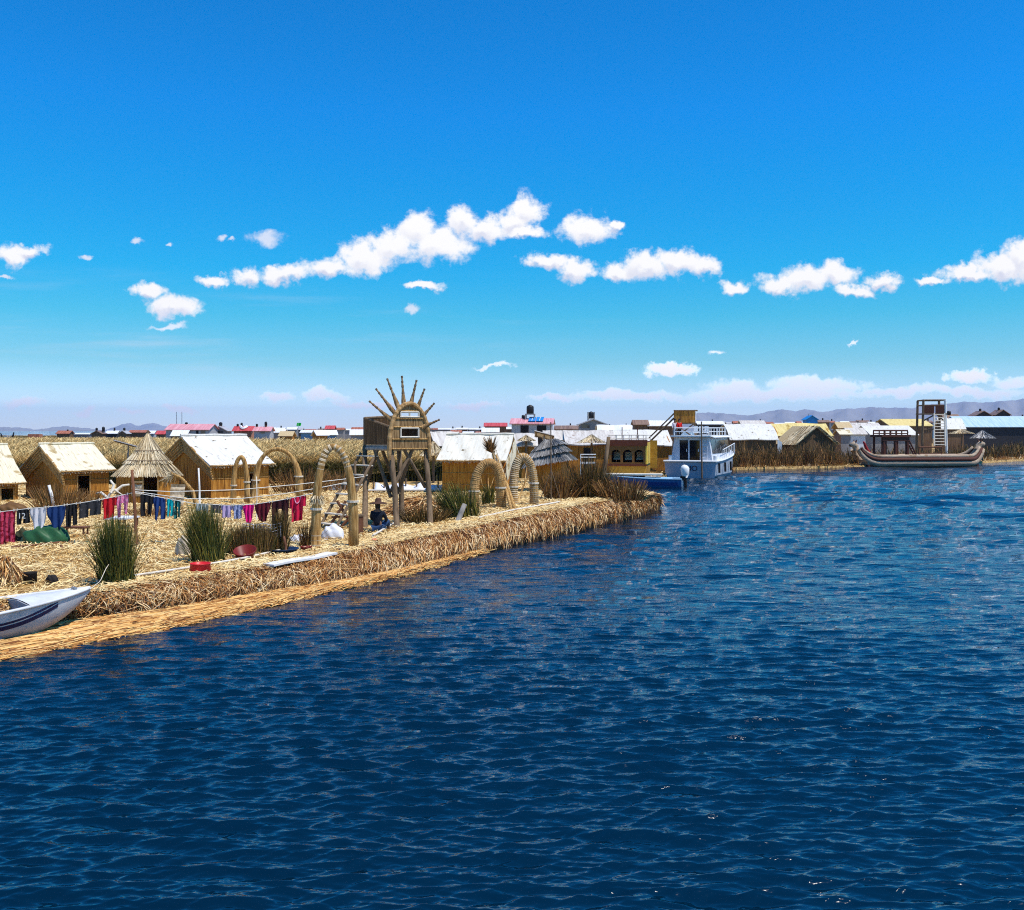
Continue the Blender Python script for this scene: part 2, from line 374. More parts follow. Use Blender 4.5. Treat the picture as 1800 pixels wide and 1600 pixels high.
# ------------------------------------------------------------------ the near reed island
BANK_BOT = [(-700, 1330), (-420, 1220), (-150, 1150), (0, 1122), (150, 1098), (300, 1080), (400, 1062), (500, 1045), (600, 1030), (700, 1010), (800, 985), (900, 962), (1000, 940), (1100, 916), (1150, 902), (1163, 893)]
BANK_TOP = [(-700, 1190), (-420, 1110), (-150, 1075), (0, 1058), (150, 1041), (300, 1014), (400, 998), (500, 979), (600, 959), (700, 940), (800, 922), (900, 903), (1000, 885), (1060, 877), (1115, 873), (1135, 871)]
def resample(pts, n):
    pts = [Vector(p) for p in pts]; L = [0]
    for a, b in zip(pts, pts[1:]): L.append(L[-1] + (b - a).length)
    out = []
    for t in np.linspace(0, L[-1], n):
        i = min(max(0, int(np.searchsorted(L, t)) - 1), len(pts) - 2)
        f = (t - L[i]) / max(1e-9, L[i + 1] - L[i]); out.append(pts[i].lerp(pts[i + 1], f))
    return out
NB = 300
bi = lambda L, q: float(np.interp(q, [p[0] for p in L], [p[1] for p in L]))
prs = []
for q in list(range(-700, 1116, 15)):
    qb = q + 8 + 30 * max(0, (q - 200) / 915); prs.append((WD(qb, bi(BANK_BOT, qb)), GD(q, bi(BANK_TOP, q))))
prs += [(WD(1163, 893), GD(1135, 871)), (Vector((7.0, 51.5, 0)), Vector((5.6, 51.5, .93))), (Vector((5.6, 55, 0)), Vector((4.2, 55, .93))), (Vector((4.0, 60, 0)), Vector((2.6, 60, .9)))]
cum = [0.0]
for p, q in zip(prs, prs[1:]): cum.append(cum[-1] + ((p[0] - q[0]).length + (p[1] - q[1]).length) / 2)
def along(j, t): return Vector([float(np.interp(t, cum, [p[j][c] for p in prs])) for c in range(3)])
ts = np.linspace(0, cum[-1], NB); bot = [along(0, t) for t in ts]; top = [along(1, t) for t in ts]
def bank_profile(b, t, f):      # f 0..1 from the waterline up and over the edge
    o = Vector((b.x - t.x, b.y - t.y, 0)); z = t.z
    k = min(1.0, max(0.0, f))
    out = 1 - 0.16 * k - 0.84 * k ** 3.2 - 0.10 * max(0, 1 - k / .3)
    return Vector((t.x + o.x * (0.03 + 0.97 * out), t.y + o.y * (0.03 + 0.97 * out), -0.12 + (z + 0.10) * (1 - (1 - k) ** 1.7)))
mb = MB(); NP = 9
for i in range(NB):
    for j in range(NP):
        p = bank_profile(bot[i], top[i], j / (NP - 1)); q = 0.05 * math.sin(i * 1.3 + j) + 0.04 * math.sin(i * 0.47 + 2 * j)
        mb.v.append((p.x, p.y + q * 0.4, p.z - 0.05 + q * 0.5 * (1 - j / NP)))
for i in range(NB - 1):
    for j in range(NP - 1): mb.f.append((i * NP + j, (i + 1) * NP + j, (i + 1) * NP + j + 1, i * NP + j + 1))
struct(build('island_bank', mb, M['bank_core'], None, True))
# straw hanging over the bank
n = 52000
ii = rng.random(n) * (NB - 1.01); fi = ii.astype(int); fr = ii - fi
A_ = np.array([[*bot[i]] for i in range(NB)]); T_ = np.array([[*top[i]] for i in range(NB)])
bb = A_[fi] * (1 - fr)[:, None] + A_[fi + 1] * fr[:, None]; tt = T_[fi] * (1 - fr)[:, None] + T_[fi + 1] * fr[:, None]
def prof_np(bb, tt, f):
    k = np.clip(f, 0, 1); o = bb - tt; out = 0.03 + 0.97 * (1 - 0.16 * k - 0.84 * k ** 3.2)
    P = tt + o * out[:, None]; P[:, 2] = -0.12 + (tt[:, 2] + 0.10) * (1 - (1 - k) ** 1.7)
    return P
f1 = 0.22 + 0.88 * rng.random(n) ** 0.8; ln = rng.uniform(0.08, 0.36, n) + 0.3 * (rng.random(n) < 0.08)
f0 = f1 - ln
tang = unit(A_[fi + 1] - A_[fi]); sk = (rng.normal(0.0, 0.11, n) + 0.07 * np.sin(ii * 1.9) + 0.06 * np.sin(ii * 0.7 + 1) + 0.25 * rng.normal(0, 1, n) * (rng.random(n) < .12))[:, None] * tang
outw = unit((bb - tt) * np.array([1, 1, 0])) * rng.uniform(0.0, 0.20, (n, 1)) ** 1.3 + np.array([0, 0, 1.0]) * rng.uniform(0, 0.06, (n, 1))
B0 = prof_np(bb, tt, f1) + outw * 0.6; T0 = prof_np(bb, tt, np.maximum(f0, 0.03)) + sk * 1.5 + outw
clump = (np.sin(ii * 2.1) * np.sin(ii * 0.83 + 1) > -0.35) | (rng.random(n) < 0.28)
keep = (clump | (f0 > 0.42)) & ((f0 > 0.14) | (rng.random(n) < .22))
wid = 0.009 + 0.00045 * bb[:, 1]
bt = ribbons('bank_thatch', B0[keep], T0[keep], wid[keep] * rng.uniform(0.6, 1.2, keep.sum()), M['bank_straw'], bend=(outw * 0.7)[keep])
tag(bt, 'shaggy brown and cream straw hanging over the island edge into the water', 'straw', None, 'stuff')

# the trodden floor of the island
poly = [(p.x, p.y) for p in top[:-1]] + [(2.0, 63), (-12, 66), (-45, 66), (-45, 26), (-30, 16)]
from mathutils.geometry import tessellate_polygon
def ground(name, poly, zf, mat, cell=1.2):
    xs = [p[0] for p in poly]; ys_ = [p[1] for p in poly]
    bm = bmesh.new(); vs = [bm.verts.new((x, y, 0)) for x, y in poly]; bm.faces.new(vs)
    bmesh.ops.triangulate(bm, faces=bm.faces[:])
    for ax, lo, hi in ((0, min(xs), max(xs)), (1, min(ys_), max(ys_))):
        c = lo + cell
        while c < hi:
            nv = Vector((1, 0, 0)) if ax == 0 else Vector((0, 1, 0))
            bmesh.ops.bisect_plane(bm, geom=bm.verts[:] + bm.edges[:] + bm.faces[:], plane_co=nv * c, plane_no=nv); c += cell
    for v in bm.verts: v.co.z = zf(v.co.x, v.co.y)
    me = bpy.data.meshes.new(name); bm.to_mesh(me); bm.free(); me.shade_smooth()
    return struct(link(name, me, mat))
ground('island_ground', poly, lambda x, y: gz(x) - 0.03 + 0.03 * math.sin(x * 1.7 + y) * math.sin(y * 1.3), M['straw_ground'])
def inside(poly, P):
    x, y = P[:, 0], P[:, 1]; r = np.zeros(len(P), bool); n = len(poly)
    for i in range(n):
        (x1, y1), (x2, y2) = poly[i], poly[(i + 1) % n]
        c = ((y1 > y) != (y2 > y)); r ^= c & (x < (x2 - x1) * (y - y1) / ((y2 - y1) + 1e-12) + x1)
    return r
gzv = np.vectorize(gz)
def litter(poly, n, name, mat, label, zf, wid=0.018, ymax=60, llo=.12, lhi=.42):
    yy = rng.random(n) ** 0.8 * (ymax - 17) + 17; u = rng.uniform(-0.80, 0.20, n); P = np.stack([u * yy, yy], 1)
    P = P[inside(poly, P)]; m = len(P); th = rng.uniform(0, math.pi, m); L = rng.uniform(llo, lhi, m)
    z = zf(P[:, 0]) - 0.03 + 0.03 * np.sin(P[:, 0] * 1.7 + P[:, 1]) * np.sin(P[:, 1] * 1.3)
    d = np.stack([np.cos(th), np.sin(th), rng.normal(0.06, 0.16, m)], 1) * L[:, None] / 2
    C = np.stack([P[:, 0], P[:, 1], z + rng.uniform(0.01, 0.07, m)], 1)
    up = np.stack([rng.normal(0, .5, m), rng.normal(0, .5, m), np.ones(m)], 1)
    o = ribbons(name, C - d, C + d, wid * rng.uniform(0.6, 1.4, m) * (0.6 + P[:, 1] / 45), mat, side=up, bend=np.stack([0 * L, 0 * L, rng.uniform(0, .05, m)], 1))
    return tag(o, label, 'straw', None, 'stuff')
litter(poly, 150000, 'straw_litter', M['straw'], 'loose cut straw strewn over the whole floor of the near island', gzv)

# flat mat of reeds floating at the foot of the bank
MAT_OUT = [(-700, 1410), (-420, 1295), (-150, 1198), (0, 1160), (100, 1142), (200, 1122), (300, 1104), (400, 1082), (500, 1060), (600, 1037), (700, 1015), (800, 988), (860, 971)]
mo = resample([WD(*p) for p in MAT_OUT], 120); mi_ = []
for p in mo:
    q = min(bot, key=lambda b: (b - p).length); mi_.append(q + (q - p).normalized() * 0.35)
mb = MB()
for p, q in zip(mo, mi_):
    for j, (f, z) in enumerate([(0, -0.1), (0.03, 0.0), (0.2, 0.05), (0.55, 0.065), (1, 0.085)]): mb.v.append((p.x + (q.x - p.x) * f, p.y + (q.y - p.y) * f, z + 0.012 * math.sin(len(mb.v) * 1.7)))
for i in range(119):
    for j in range(4): mb.f.append((i * 5 + j, (i + 1) * 5 + j, (i + 1) * 5 + j + 1, i * 5 + j + 1))
rm = build('reed_mat', mb, M['straw_ground'], None, True); tag(rm, 'flat golden mat of laid reeds floating along the foot of the bank', 'reed mat', None, 'stuff')
n = 22000; ii = rng.random(n) * 117; fi = ii.astype(int); fr = (ii - fi)[:, None]
mo_ = np.array([[*p] for p in mo]); mn_ = np.array([[*p] for p in mi_]); f = rng.random((n, 1)) ** 1.25 * 0.98 - 0.01
P0 = (mo_[fi] * (1 - fr) + mo_[fi + 1] * fr); P1 = (mn_[fi] * (1 - fr) + mn_[fi + 1] * fr); C = P0 * (1 - f) + P1 * f
tdir = unit(mo_[fi + 1] - mo_[fi]); L = rng.uniform(0.25, 0.9, (n, 1)); C[:, 2] = np.minimum(0.07, -0.02 + 0.9 * np.maximum(f[:, 0], 0)) + rng.uniform(0, 0.06, n) + 0.03 * f[:, 0]
jit = np.stack([rng.normal(0, .05, n), rng.normal(0, .05, n), rng.normal(0, .012, n)], 1)
o = ribbons('mat_reeds', C - tdir * L / 2 - jit, C + tdir * L / 2 + jit, rng.uniform(0.010, 0.026, n), M['mat_reed'], rm, side=np.stack([tdir[:, 1], -tdir[:, 0], np.full(n, 0.9)], 1) + rng.normal(0, .35, (n, 3)))
o['kind'] = 'stuff'

# reed stalks: thin upright blades of every clump and bed
M['reed_green'] = nmat('green_reed', [(0.3, (0.035, 0.055, 0.012)), (0.7, (0.10, 0.12, 0.03))], ns=0.7, isl=[(1, 1, 1), (0.6, 0.6, 0.6), (1.5, 1.25, 0.9), (4.2, 2.6, 1.8), (0.8, 0.9, 0.8), (2.4, 1.5, 1.0), (0.4, 0.35, 0.3)], rough=0.55)
M['reed_dry'] = nmat('dry_reed', [(0.3, (0.20, 0.10, 0.03)), (0.7, (0.38, 0.21, 0.075))], ns=0.7, isl=[(1, 1, 1), (0.5, 0.45, 0.4), (1.3, 1.2, 1.1), (0.3, 0.25, 0.2), (1.7, 1.6, 1.5), (0.5, 0.6, 0.4)], rough=0.6)
M['reed_dark'] = nmat('dark_dry_reed', [(0.3, (0.10, 0.06, 0.02)), (0.7, (0.20, 0.12, 0.04))], ns=0.7, isl=[(1, 1, 1), (0.5, 0.5, 0.45), (1.3, 1.3, 1.1), (0.35, 0.35, 0.3), (2.2, 1.9, 1.5), (0.5, 0.75, 0.4)], rough=0.6)
def zramp_mat(name, ramp, isl):      # reed beds: green stalks below, dry golden heads above, by height in metres
    m = nmat(name, [(0.3, (0.75, 0.75, 0.75)), (0.7, (1, 1, 1))], ns=0.15, isl=isl, rough=0.6); t = m.node_tree; N = t.nodes
    b = N['Principled BSDF']; old = b.inputs['Base Color'].links[0].from_socket
    g = N.new('ShaderNodeTexCoord'); s_ = N.new('ShaderNodeSeparateXYZ'); t.links.new(g.outputs['Object'], s_.inputs[0])
    mr = N.new('ShaderNodeMapRange'); mr.inputs[1].default_value = 0; mr.inputs[2].default_value = 4; t.links.new(s_.outputs[2], mr.inputs[0])
    r = N.new('ShaderNodeValToRGB'); t.links.new(mr.outputs[0], r.inputs[0]); e = r.color_ramp
    e.elements[0].position = ramp[0][0] / 4; e.elements[0].color = (*ramp[0][1], 1); e.elements[1].position = ramp[-1][0] / 4; e.elements[1].color = (*ramp[-1][1], 1)
    for p, q in ramp[1:-1]: z = e.elements.new(p / 4); z.color = (*q, 1)
    mx = N.new('ShaderNodeMix'); mx.data_type = 'RGBA'; mx.blend_type = 'MULTIPLY'; mx.inputs[0].default_value = 1
    t.links.new(old, mx.inputs[6]); t.links.new(r.outputs[0], mx.inputs[7]); t.links.new(mx.outputs[2], b.inputs['Base Color']); return m
M['reed_field'] = zramp_mat('reed_field', [(0.4, (0.08, 0.06, 0.015)), (1.2, (0.07, 0.075, 0.016)), (1.85, (0.13, 0.115, 0.03)), (2.2, (0.82, 0.54, 0.20)), (2.95, (1.0, 0.74, 0.34))], [(1, 1, 1), (0.85, 0.8, 0.74), (1.0, 1.0, 0.95), (0.65, 0.58, 0.5), (1.0, 0.95, 0.85)])

def clump(name, label, c, rx, ry, h, n, mat, lean=(0, 0), w=0.022, spread=0.3, hv=0.35, group=None, cat='reeds', fringe=0.25):
    t = rng.random(n) ** 0.5; a = rng.uniform(0, 2 * math.pi, n)
    B = np.stack([rx * t * np.cos(a), ry * t * np.sin(a), np.full(n, -0.05)], 1)
    H = h * (1 - hv * rng.random(n) ** 1.3) * (1 - 0.25 * t ** 2)
    T = B * np.array([1 + spread, 1 + spread, 0]) + np.stack([lean[0] * H + rng.normal(0, .10, n) * H, lean[1] * H + rng.normal(0, .10, n) * H, H], 1)
    k = rng.random(n) < fringe            # broken stalks falling outwards
    T[k] += np.stack([np.cos(a[k]) * H[k] * rng.uniform(.1, .5, k.sum()), np.sin(a[k]) * H[k] * rng.uniform(.1, .4, k.sum()), -H[k] * rng.uniform(0.05, .5, k.sum())], 1)
    T[:, 2] = np.maximum(T[:, 2], 0.05)
    bend = np.stack([np.cos(a), np.sin(a), 0 * a], 1) * (-0.05 * H)[:, None] + np.array([[0, 0, 0.03]])
    o = ribbons(name, B, T, w * rng.uniform(0.6, 1.3, n), mat, bend=bend); o.location = c
    return tag(o, label, cat, group)

# the wide reed bed behind the huts, out to the far village on the left
def bed(name, label, poly, n, zb, zt, mat, w0, wk, ylim, core=None, px=(-0.62, 0.62), pw=1.4, cat='reeds'):
    u = rng.uniform(px[0], px[1], n); yy = ylim[0] + (ylim[1] - ylim[0]) * rng.random(n) ** pw
    P = np.stack([u * yy, yy], 1); P = P[inside(poly, P)]; m = len(P)
    H = zt(P[:, 0], P[:, 1]) - zb; H *= (0.70 + 0.36 * rng.random(m)) * (1 + 0.06 * np.sin(P[:, 0] * 0.9) * np.sin(P[:, 1] * .5))
    B = np.stack([P[:, 0], P[:, 1], np.full(m, zb)], 1)
    T = B + np.stack([rng.normal(0.18, .40, m) * H, rng.normal(0, .40, m) * H, H], 1)
    o = ribbons(name, B, T, (w0 + wk * P[:, 1]) * rng.uniform(0.6, 1.3, m), mat, bend=np.stack([(B - T)[:, 0] * .36, (B - T)[:, 1] * .36, 0.10 * H], 1))
    return tag(o, label, cat, None, 'stuff')
RF = [(-190, 62), (-60, 57), (-24, 60), (-14, 62), (-6, 64), (-3, 75), (-2, 100), (-6, 118), (-35, 135), (-60, 185), (-70, 420), (-330, 420)]
fh = lambda x, y: 2.55 + 0.35 * np.clip((y - 66) / 60, 0, 1) - 0.9 * np.clip((y - 140) / 100, 0, 1)
rb = bed('reed_bed', 'wide golden reed bed with a green foot behind the thatched huts', RF, 400000, 0.3, fh, M['reed_field'], 0.012, 0.00075, (57, 400), px=(-0.85, 0.02), pw=2.0)
ground('marsh', RF, lambda x, y: float(fh(x, y)) - 0.75 - 1.4 * sstep(-y, -66, -60), nmat('reed_litter', [(0.3, (0.16, 0.11, 0.035)), (0.7, (0.42, 0.27, 0.10))], ns=0.6, bump=.5, bdist=.3), cell=14)

# the farther shore: low islands of cut reeds
def shore(name, poly, z, mat=None):
    mb = MB(); n = len(poly)
    mb.add([(x, y, z) for x, y in poly] + [(x * 1.004, y * 0.997, -0.3) for x, y in poly], [tuple(range(n))] + [(i, (i + 1) % n, n + (i + 1) % n, n + i) for i in range(n)])
    return struct(build(name, mb, mat or M['straw_ground']))
litter_B = None
SB = [(1.5, 60.5), (5.2, 63), (7.0, 69), (11.0, 78), (18.0, 88), (22.3, 98.2), (36, 103.5), (56, 117), (70, 130), (74, 141), (92, 150), (200, 190), (200, 700), (-60, 700), (-60, 190), (-36, 138), (-6, 119), (-1, 90)]
shore('far_island', SB, 0.24, M['straw_ground'])
SC = [(-330, 424), (-75, 424), (-62, 700), (-400, 700)]
shore('far_island', SC, 0.42)
def fringe_at(line, n, name, label, h, mat, w, cat='reeds', depth=1.5, z=0.3, kind='stuff'):
    ln = resample([Vector((*p, 0)) for p in line], 60); k = rng.random(n) * 58.9; i = k.astype(int); f = (k - i)[:, None]; A = np.array([[*p] for p in ln])
    B = A[i] * (1 - f) + A[i + 1] * f + np.stack([rng.normal(0, .3, n), rng.random(n) * depth, np.full(n, z)], 1)
    H = h * rng.uniform(.5, 1.05, n) * (0.66 + 0.46 * np.sin(k * 1.3) * np.sin(k * .37 + .6))
    T = B + np.stack([rng.normal(0, .3, n) * H, rng.normal(0, .3, n) * H, H], 1)
    return tag(ribbons(name, B, T, w * rng.uniform(.6, 1.3, n), mat), label, cat, None, kind)
fringe_at([(18.6, 90), (22.6, 98.8), (36, 104)], 5600, 'dry_reeds', 'thick brown dry reeds on the shore between the white boat and the reed boat', 2.35, M['reed_dry'], 0.05, depth=3.0)
fringe_at([(19.2, 91), (22.9, 99.4), (36, 104.6)], 2600, 'dark_reeds', 'dark patches of taller reeds on the shore behind the brown dry reeds', 2.6, M['reed_dark'], 0.05, depth=4.0)
fringe_at([(37, 105.5), (46, 113.5), (56, 119)], 1800, 'dry_reeds', 'dark scrubby reeds on the shore behind the long reed boat', 1.9, M['reed_dark'], 0.07, depth=3.5)
fringe_at([(58, 122), (71, 133), (76, 143), (92, 152)], 3600, 'shore_scrub', 'green brown scrub on the shore below the blue metal roof', 2.0, M['reed_dark'], 0.09, depth=5)
fringe_at([(55, 117.5), (62, 123), (71, 131), (76, 143), (92, 151)], 2600, 'shore_straw', 'pale straw heaped along the waterline below the blue metal roof', 0.8, M['bank_straw'], 0.09, cat='straw', depth=2, z=0.0)
fringe_at([(2.0, 60.5), (5.2, 63), (7.0, 69), (11.0, 78), (18.0, 88), (22.3, 98.2), (36, 103.5)], 3000, 'shore_straw', 'pale straw edging the farther shore behind the moored boats', 0.5, M['bank_straw'], 0.06, cat='straw', depth=.8, z=0.0)

# straw carpet on the farther shore and yellow straw over the crest of the near bank
n = 40000; yy = rng.uniform(60, 150, n); u = rng.uniform(-0.02, 0.62, n); P = np.stack([u * yy, yy], 1); P = P[inside(SB, P)]; m = len(P); th = rng.uniform(0, math.pi, m); L = rng.uniform(.4, 1.2, m)
C = np.stack([P[:, 0], P[:, 1], .27 + rng.uniform(0, .1, m)], 1); dd = np.stack([np.cos(th), np.sin(th), rng.normal(0, .1, m)], 1) * L[:, None] / 2
tag(ribbons('straw_litter', C - dd, C + dd, .10, M['straw'], side=np.tile([[0, .2, 1.0]], (m, 1))), 'straw strewn over the farther shore behind the moored boats', 'straw', None, 'stuff')
n = 15000; ii = rng.random(n) * (NB - 1.01); fi = ii.astype(int); fr = (ii - fi)[:, None]
bb = A_[fi] * (1 - fr) + A_[fi + 1] * fr; tt = T_[fi] * (1 - fr) + T_[fi + 1] * fr
f1 = rng.uniform(.80, 1.02, n); C = prof_np(bb, tt, f1); inn = unit((tt - bb) * np.array([1, 1, 0])); C = C + inn * (rng.random((n, 1)) ** 2 * .5) * (f1 > .97)[:, None]
th = rng.uniform(0, 6.28, n); dd = np.stack([np.cos(th), np.sin(th), rng.normal(0, .15, n)], 1) * rng.uniform(.08, .2, (n, 1)); C[:, 2] += rng.uniform(.03, .09, n)
tag(ribbons('crest_straw', C - dd, C + dd - inn * .06 * 0, (.012 + .0004 * bb[:, 1]), M['straw'], side=np.tile([[.1, -.3, 1.0]], (n, 1))), 'pale loose straw along the crest of the island bank', 'straw', None, 'stuff')
# ------------------------------------------------------------------ materials of the built things
M['reed_wall'] = nmat('reed_wall', [(0.30, (0.07, 0.022, 0.003)), (0.5, (0.38, 0.155, 0.020)), (0.70, (0.62, 0.31, 0.06))], scale=(14, 14, 0.7), ns=1.6, detail=6, bump=0.6)
M['reed_wall_orange'] = nmat('fresh_reed_wall', [(0.28, (0.16, 0.05, 0.005)), (0.5, (0.46, 0.18, 0.018)), (0.72, (0.62, 0.30, 0.045))], scale=(14, 14, 0.7), ns=1.6, detail=6, bump=0.6)
M['reed_wall_dark'] = nmat('dark_reed_wall', [(0.28, (0.025, 0.013, 0.006)), (0.5, (0.10, 0.055, 0.024)), (0.72, (0.22, 0.13, 0.06))], scale=(14, 14, 0.7), ns=1.6, detail=6, bump=0.6)  # darker reed colour, also carries the shaded sides of the stilt tower
M['roof_cream'] = nmat('bleached_reed_roof', [(0.30, (0.28, 0.20, 0.10)), (0.40, (0.64, 0.57, 0.40)), (0.72, (0.80, 0.75, 0.59))], scale=(22, 1.6, 1.6), ns=1.3, detail=7, bump=0.6, spots=(1.6, 0.60, (0.6, 0.5, 0.34)))
M['roof_white'] = nmat('sun_bleached_tarp', [(0.28, (0.42, 0.39, 0.34)), (0.42, (0.62, 0.60, 0.55)), (0.75, (0.74, 0.73, 0.69))], scale=(6, 1.2, 1.2), ns=1.1, detail=7, rough=0.6, bump=0.4, spots=(3.4, 0.64, (0.30, 0.25, 0.18)))
M['roof_warm'] = nmat('warm_white_tarp', [(0.28, (0.50, 0.44, 0.33)), (0.42, (0.70, 0.65, 0.54)), (0.75, (0.80, 0.77, 0.67))], scale=(6, 1.2, 1.2), ns=1.1, detail=7, rough=0.6, bump=0.4, spots=(3.4, 0.64, (0.30, 0.25, 0.18)))
M['roof_lilac'] = nmat('grey_white_tarp', [(0.28, (0.34, 0.29, 0.25)), (0.5, (0.56, 0.52, 0.47)), (0.75, (0.70, 0.66, 0.61))], scale=(6, 1.2, 1.2), ns=1.0, detail=7, rough=0.6, bump=0.4, spots=(1.2, 0.64, (0.6, 0.5, 0.45)))
M['roof_yellow'] = nmat('yellow_reed_roof', [(0.25, (0.50, 0.38, 0.12)), (0.75, (0.80, 0.66, 0.30))], scale=(8, 1, 1), ns=1.2, bump=0.5, spots=(1.0, 0.62, (0.6, 0.5, 0.3)))
M['thatch'] = nmat('thatch', [(0.25, (0.22, 0.14, 0.06)), (0.5, (0.52, 0.39, 0.21)), (0.75, (0.72, 0.60, 0.38))], scale=(9, 9, 1.5), ns=1.6, detail=7, bump=0.7)
M['thatch_blade'] = nmat('thatch_reed', [(0.3, (0.62, 0.50, 0.31)), (0.7, (0.86, 0.77, 0.58))], ns=1, isl=[(1, 1, 1), (0.75, 0.65, 0.5), (1, 0.97, 0.9), (0.25, 0.18, 0.11), (1.05, 1.0, 0.95)], rough=0.6)
M['thatch_grey'] = nmat('grey_thatch', [(0.3, (0.22, 0.21, 0.20)), (0.7, (0.48, 0.46, 0.44))], ns=1, isl=[(1, 1, 1), (0.5, 0.5, 0.5), (1.3, 1.3, 1.3), (0.7, 0.7, 0.72)], rough=0.7)
M['wood'] = nmat('weathered_pole', [(0.3, (0.09, 0.055, 0.03)), (0.7, (0.24, 0.165, 0.10))], scale=(6, 6, 1), ns=2, bump=0.4)
M['wood_red'] = nmat('red_brown_pole', [(0.3, (0.10, 0.04, 0.02)), (0.7, (0.22, 0.09, 0.045))], scale=(6, 6, 1), ns=2, bump=0.4)
M['wood_grey'] = nmat('grey_plank', [(0.3, (0.22, 0.20, 0.18)), (0.7, (0.42, 0.39, 0.35))], scale=(6, 6, 1), ns=2, bump=0.4)
M['wood_pale'] = nmat('bleached_pole', [(0.3, (0.55, 0.48, 0.38)), (0.7, (0.78, 0.72, 0.62))], scale=(3, 3, 3), ns=2, bump=0.3)
M['white_wood'] = nmat('chalky_board', [(0.3, (0.62, 0.60, 0.57)), (0.7, (0.82, 0.81, 0.79))], ns=4, bump=0.2, spots=(5, 0.66, (0.5, 0.45, 0.4)))
M['bundle'] = nmat('bound_reed', [(0.30, (0.10, 0.042, 0.01)), (0.5, (0.40, 0.22, 0.065)), (0.70, (0.66, 0.45, 0.20))], scale=(12, 12, 0.9), ns=1.7, bump=0.6)
M['bundle_dark'] = nmat('weathered_bound_reed', [(0.30, (0.06, 0.03, 0.012)), (0.5, (0.26, 0.15, 0.06)), (0.70, (0.48, 0.32, 0.16))], scale=(12, 12, 0.9), ns=1.7, bump=0.6)
M['wrap'] = nmat('reed_wrapping', [(0.3, (0.34, 0.23, 0.12)), (0.7, (0.74, 0.62, 0.45))], ns=7, bump=0.8)
M['wrap_orange'] = nmat('orange_reed_wrapping', [(0.3, (0.26, 0.13, 0.04)), (0.7, (0.60, 0.38, 0.17))], ns=7, bump=0.8)
M['black'] = flat('black_cloth', (0.012, 0.012, 0.014), 0.85)
M['dark_hole'] = flat('plain_black', (0.015, 0.012, 0.012), 0.8)  # black things, and the dark of doorways put into colour
M['rope'] = flat('pale_rope', (0.70, 0.62, 0.50), 0.8)
M['solar_back'] = flat('panel_backing', (0.60, 0.55, 0.52), 0.5)
M['solar'] = flat('solar_cells', (0.02, 0.035, 0.09), 0.15, spec=0.6)
M['metal'] = flat('grey_metal', (0.35, 0.36, 0.38), 0.4, metal=0.6)
M['white_paint'] = flat('white_paint', (0.80, 0.80, 0.79), 0.35, var=0.05)

def lx(o, rz):      # rotation matrix about the vertical
    return Matrix.Rotation(rz, 4, 'Z')

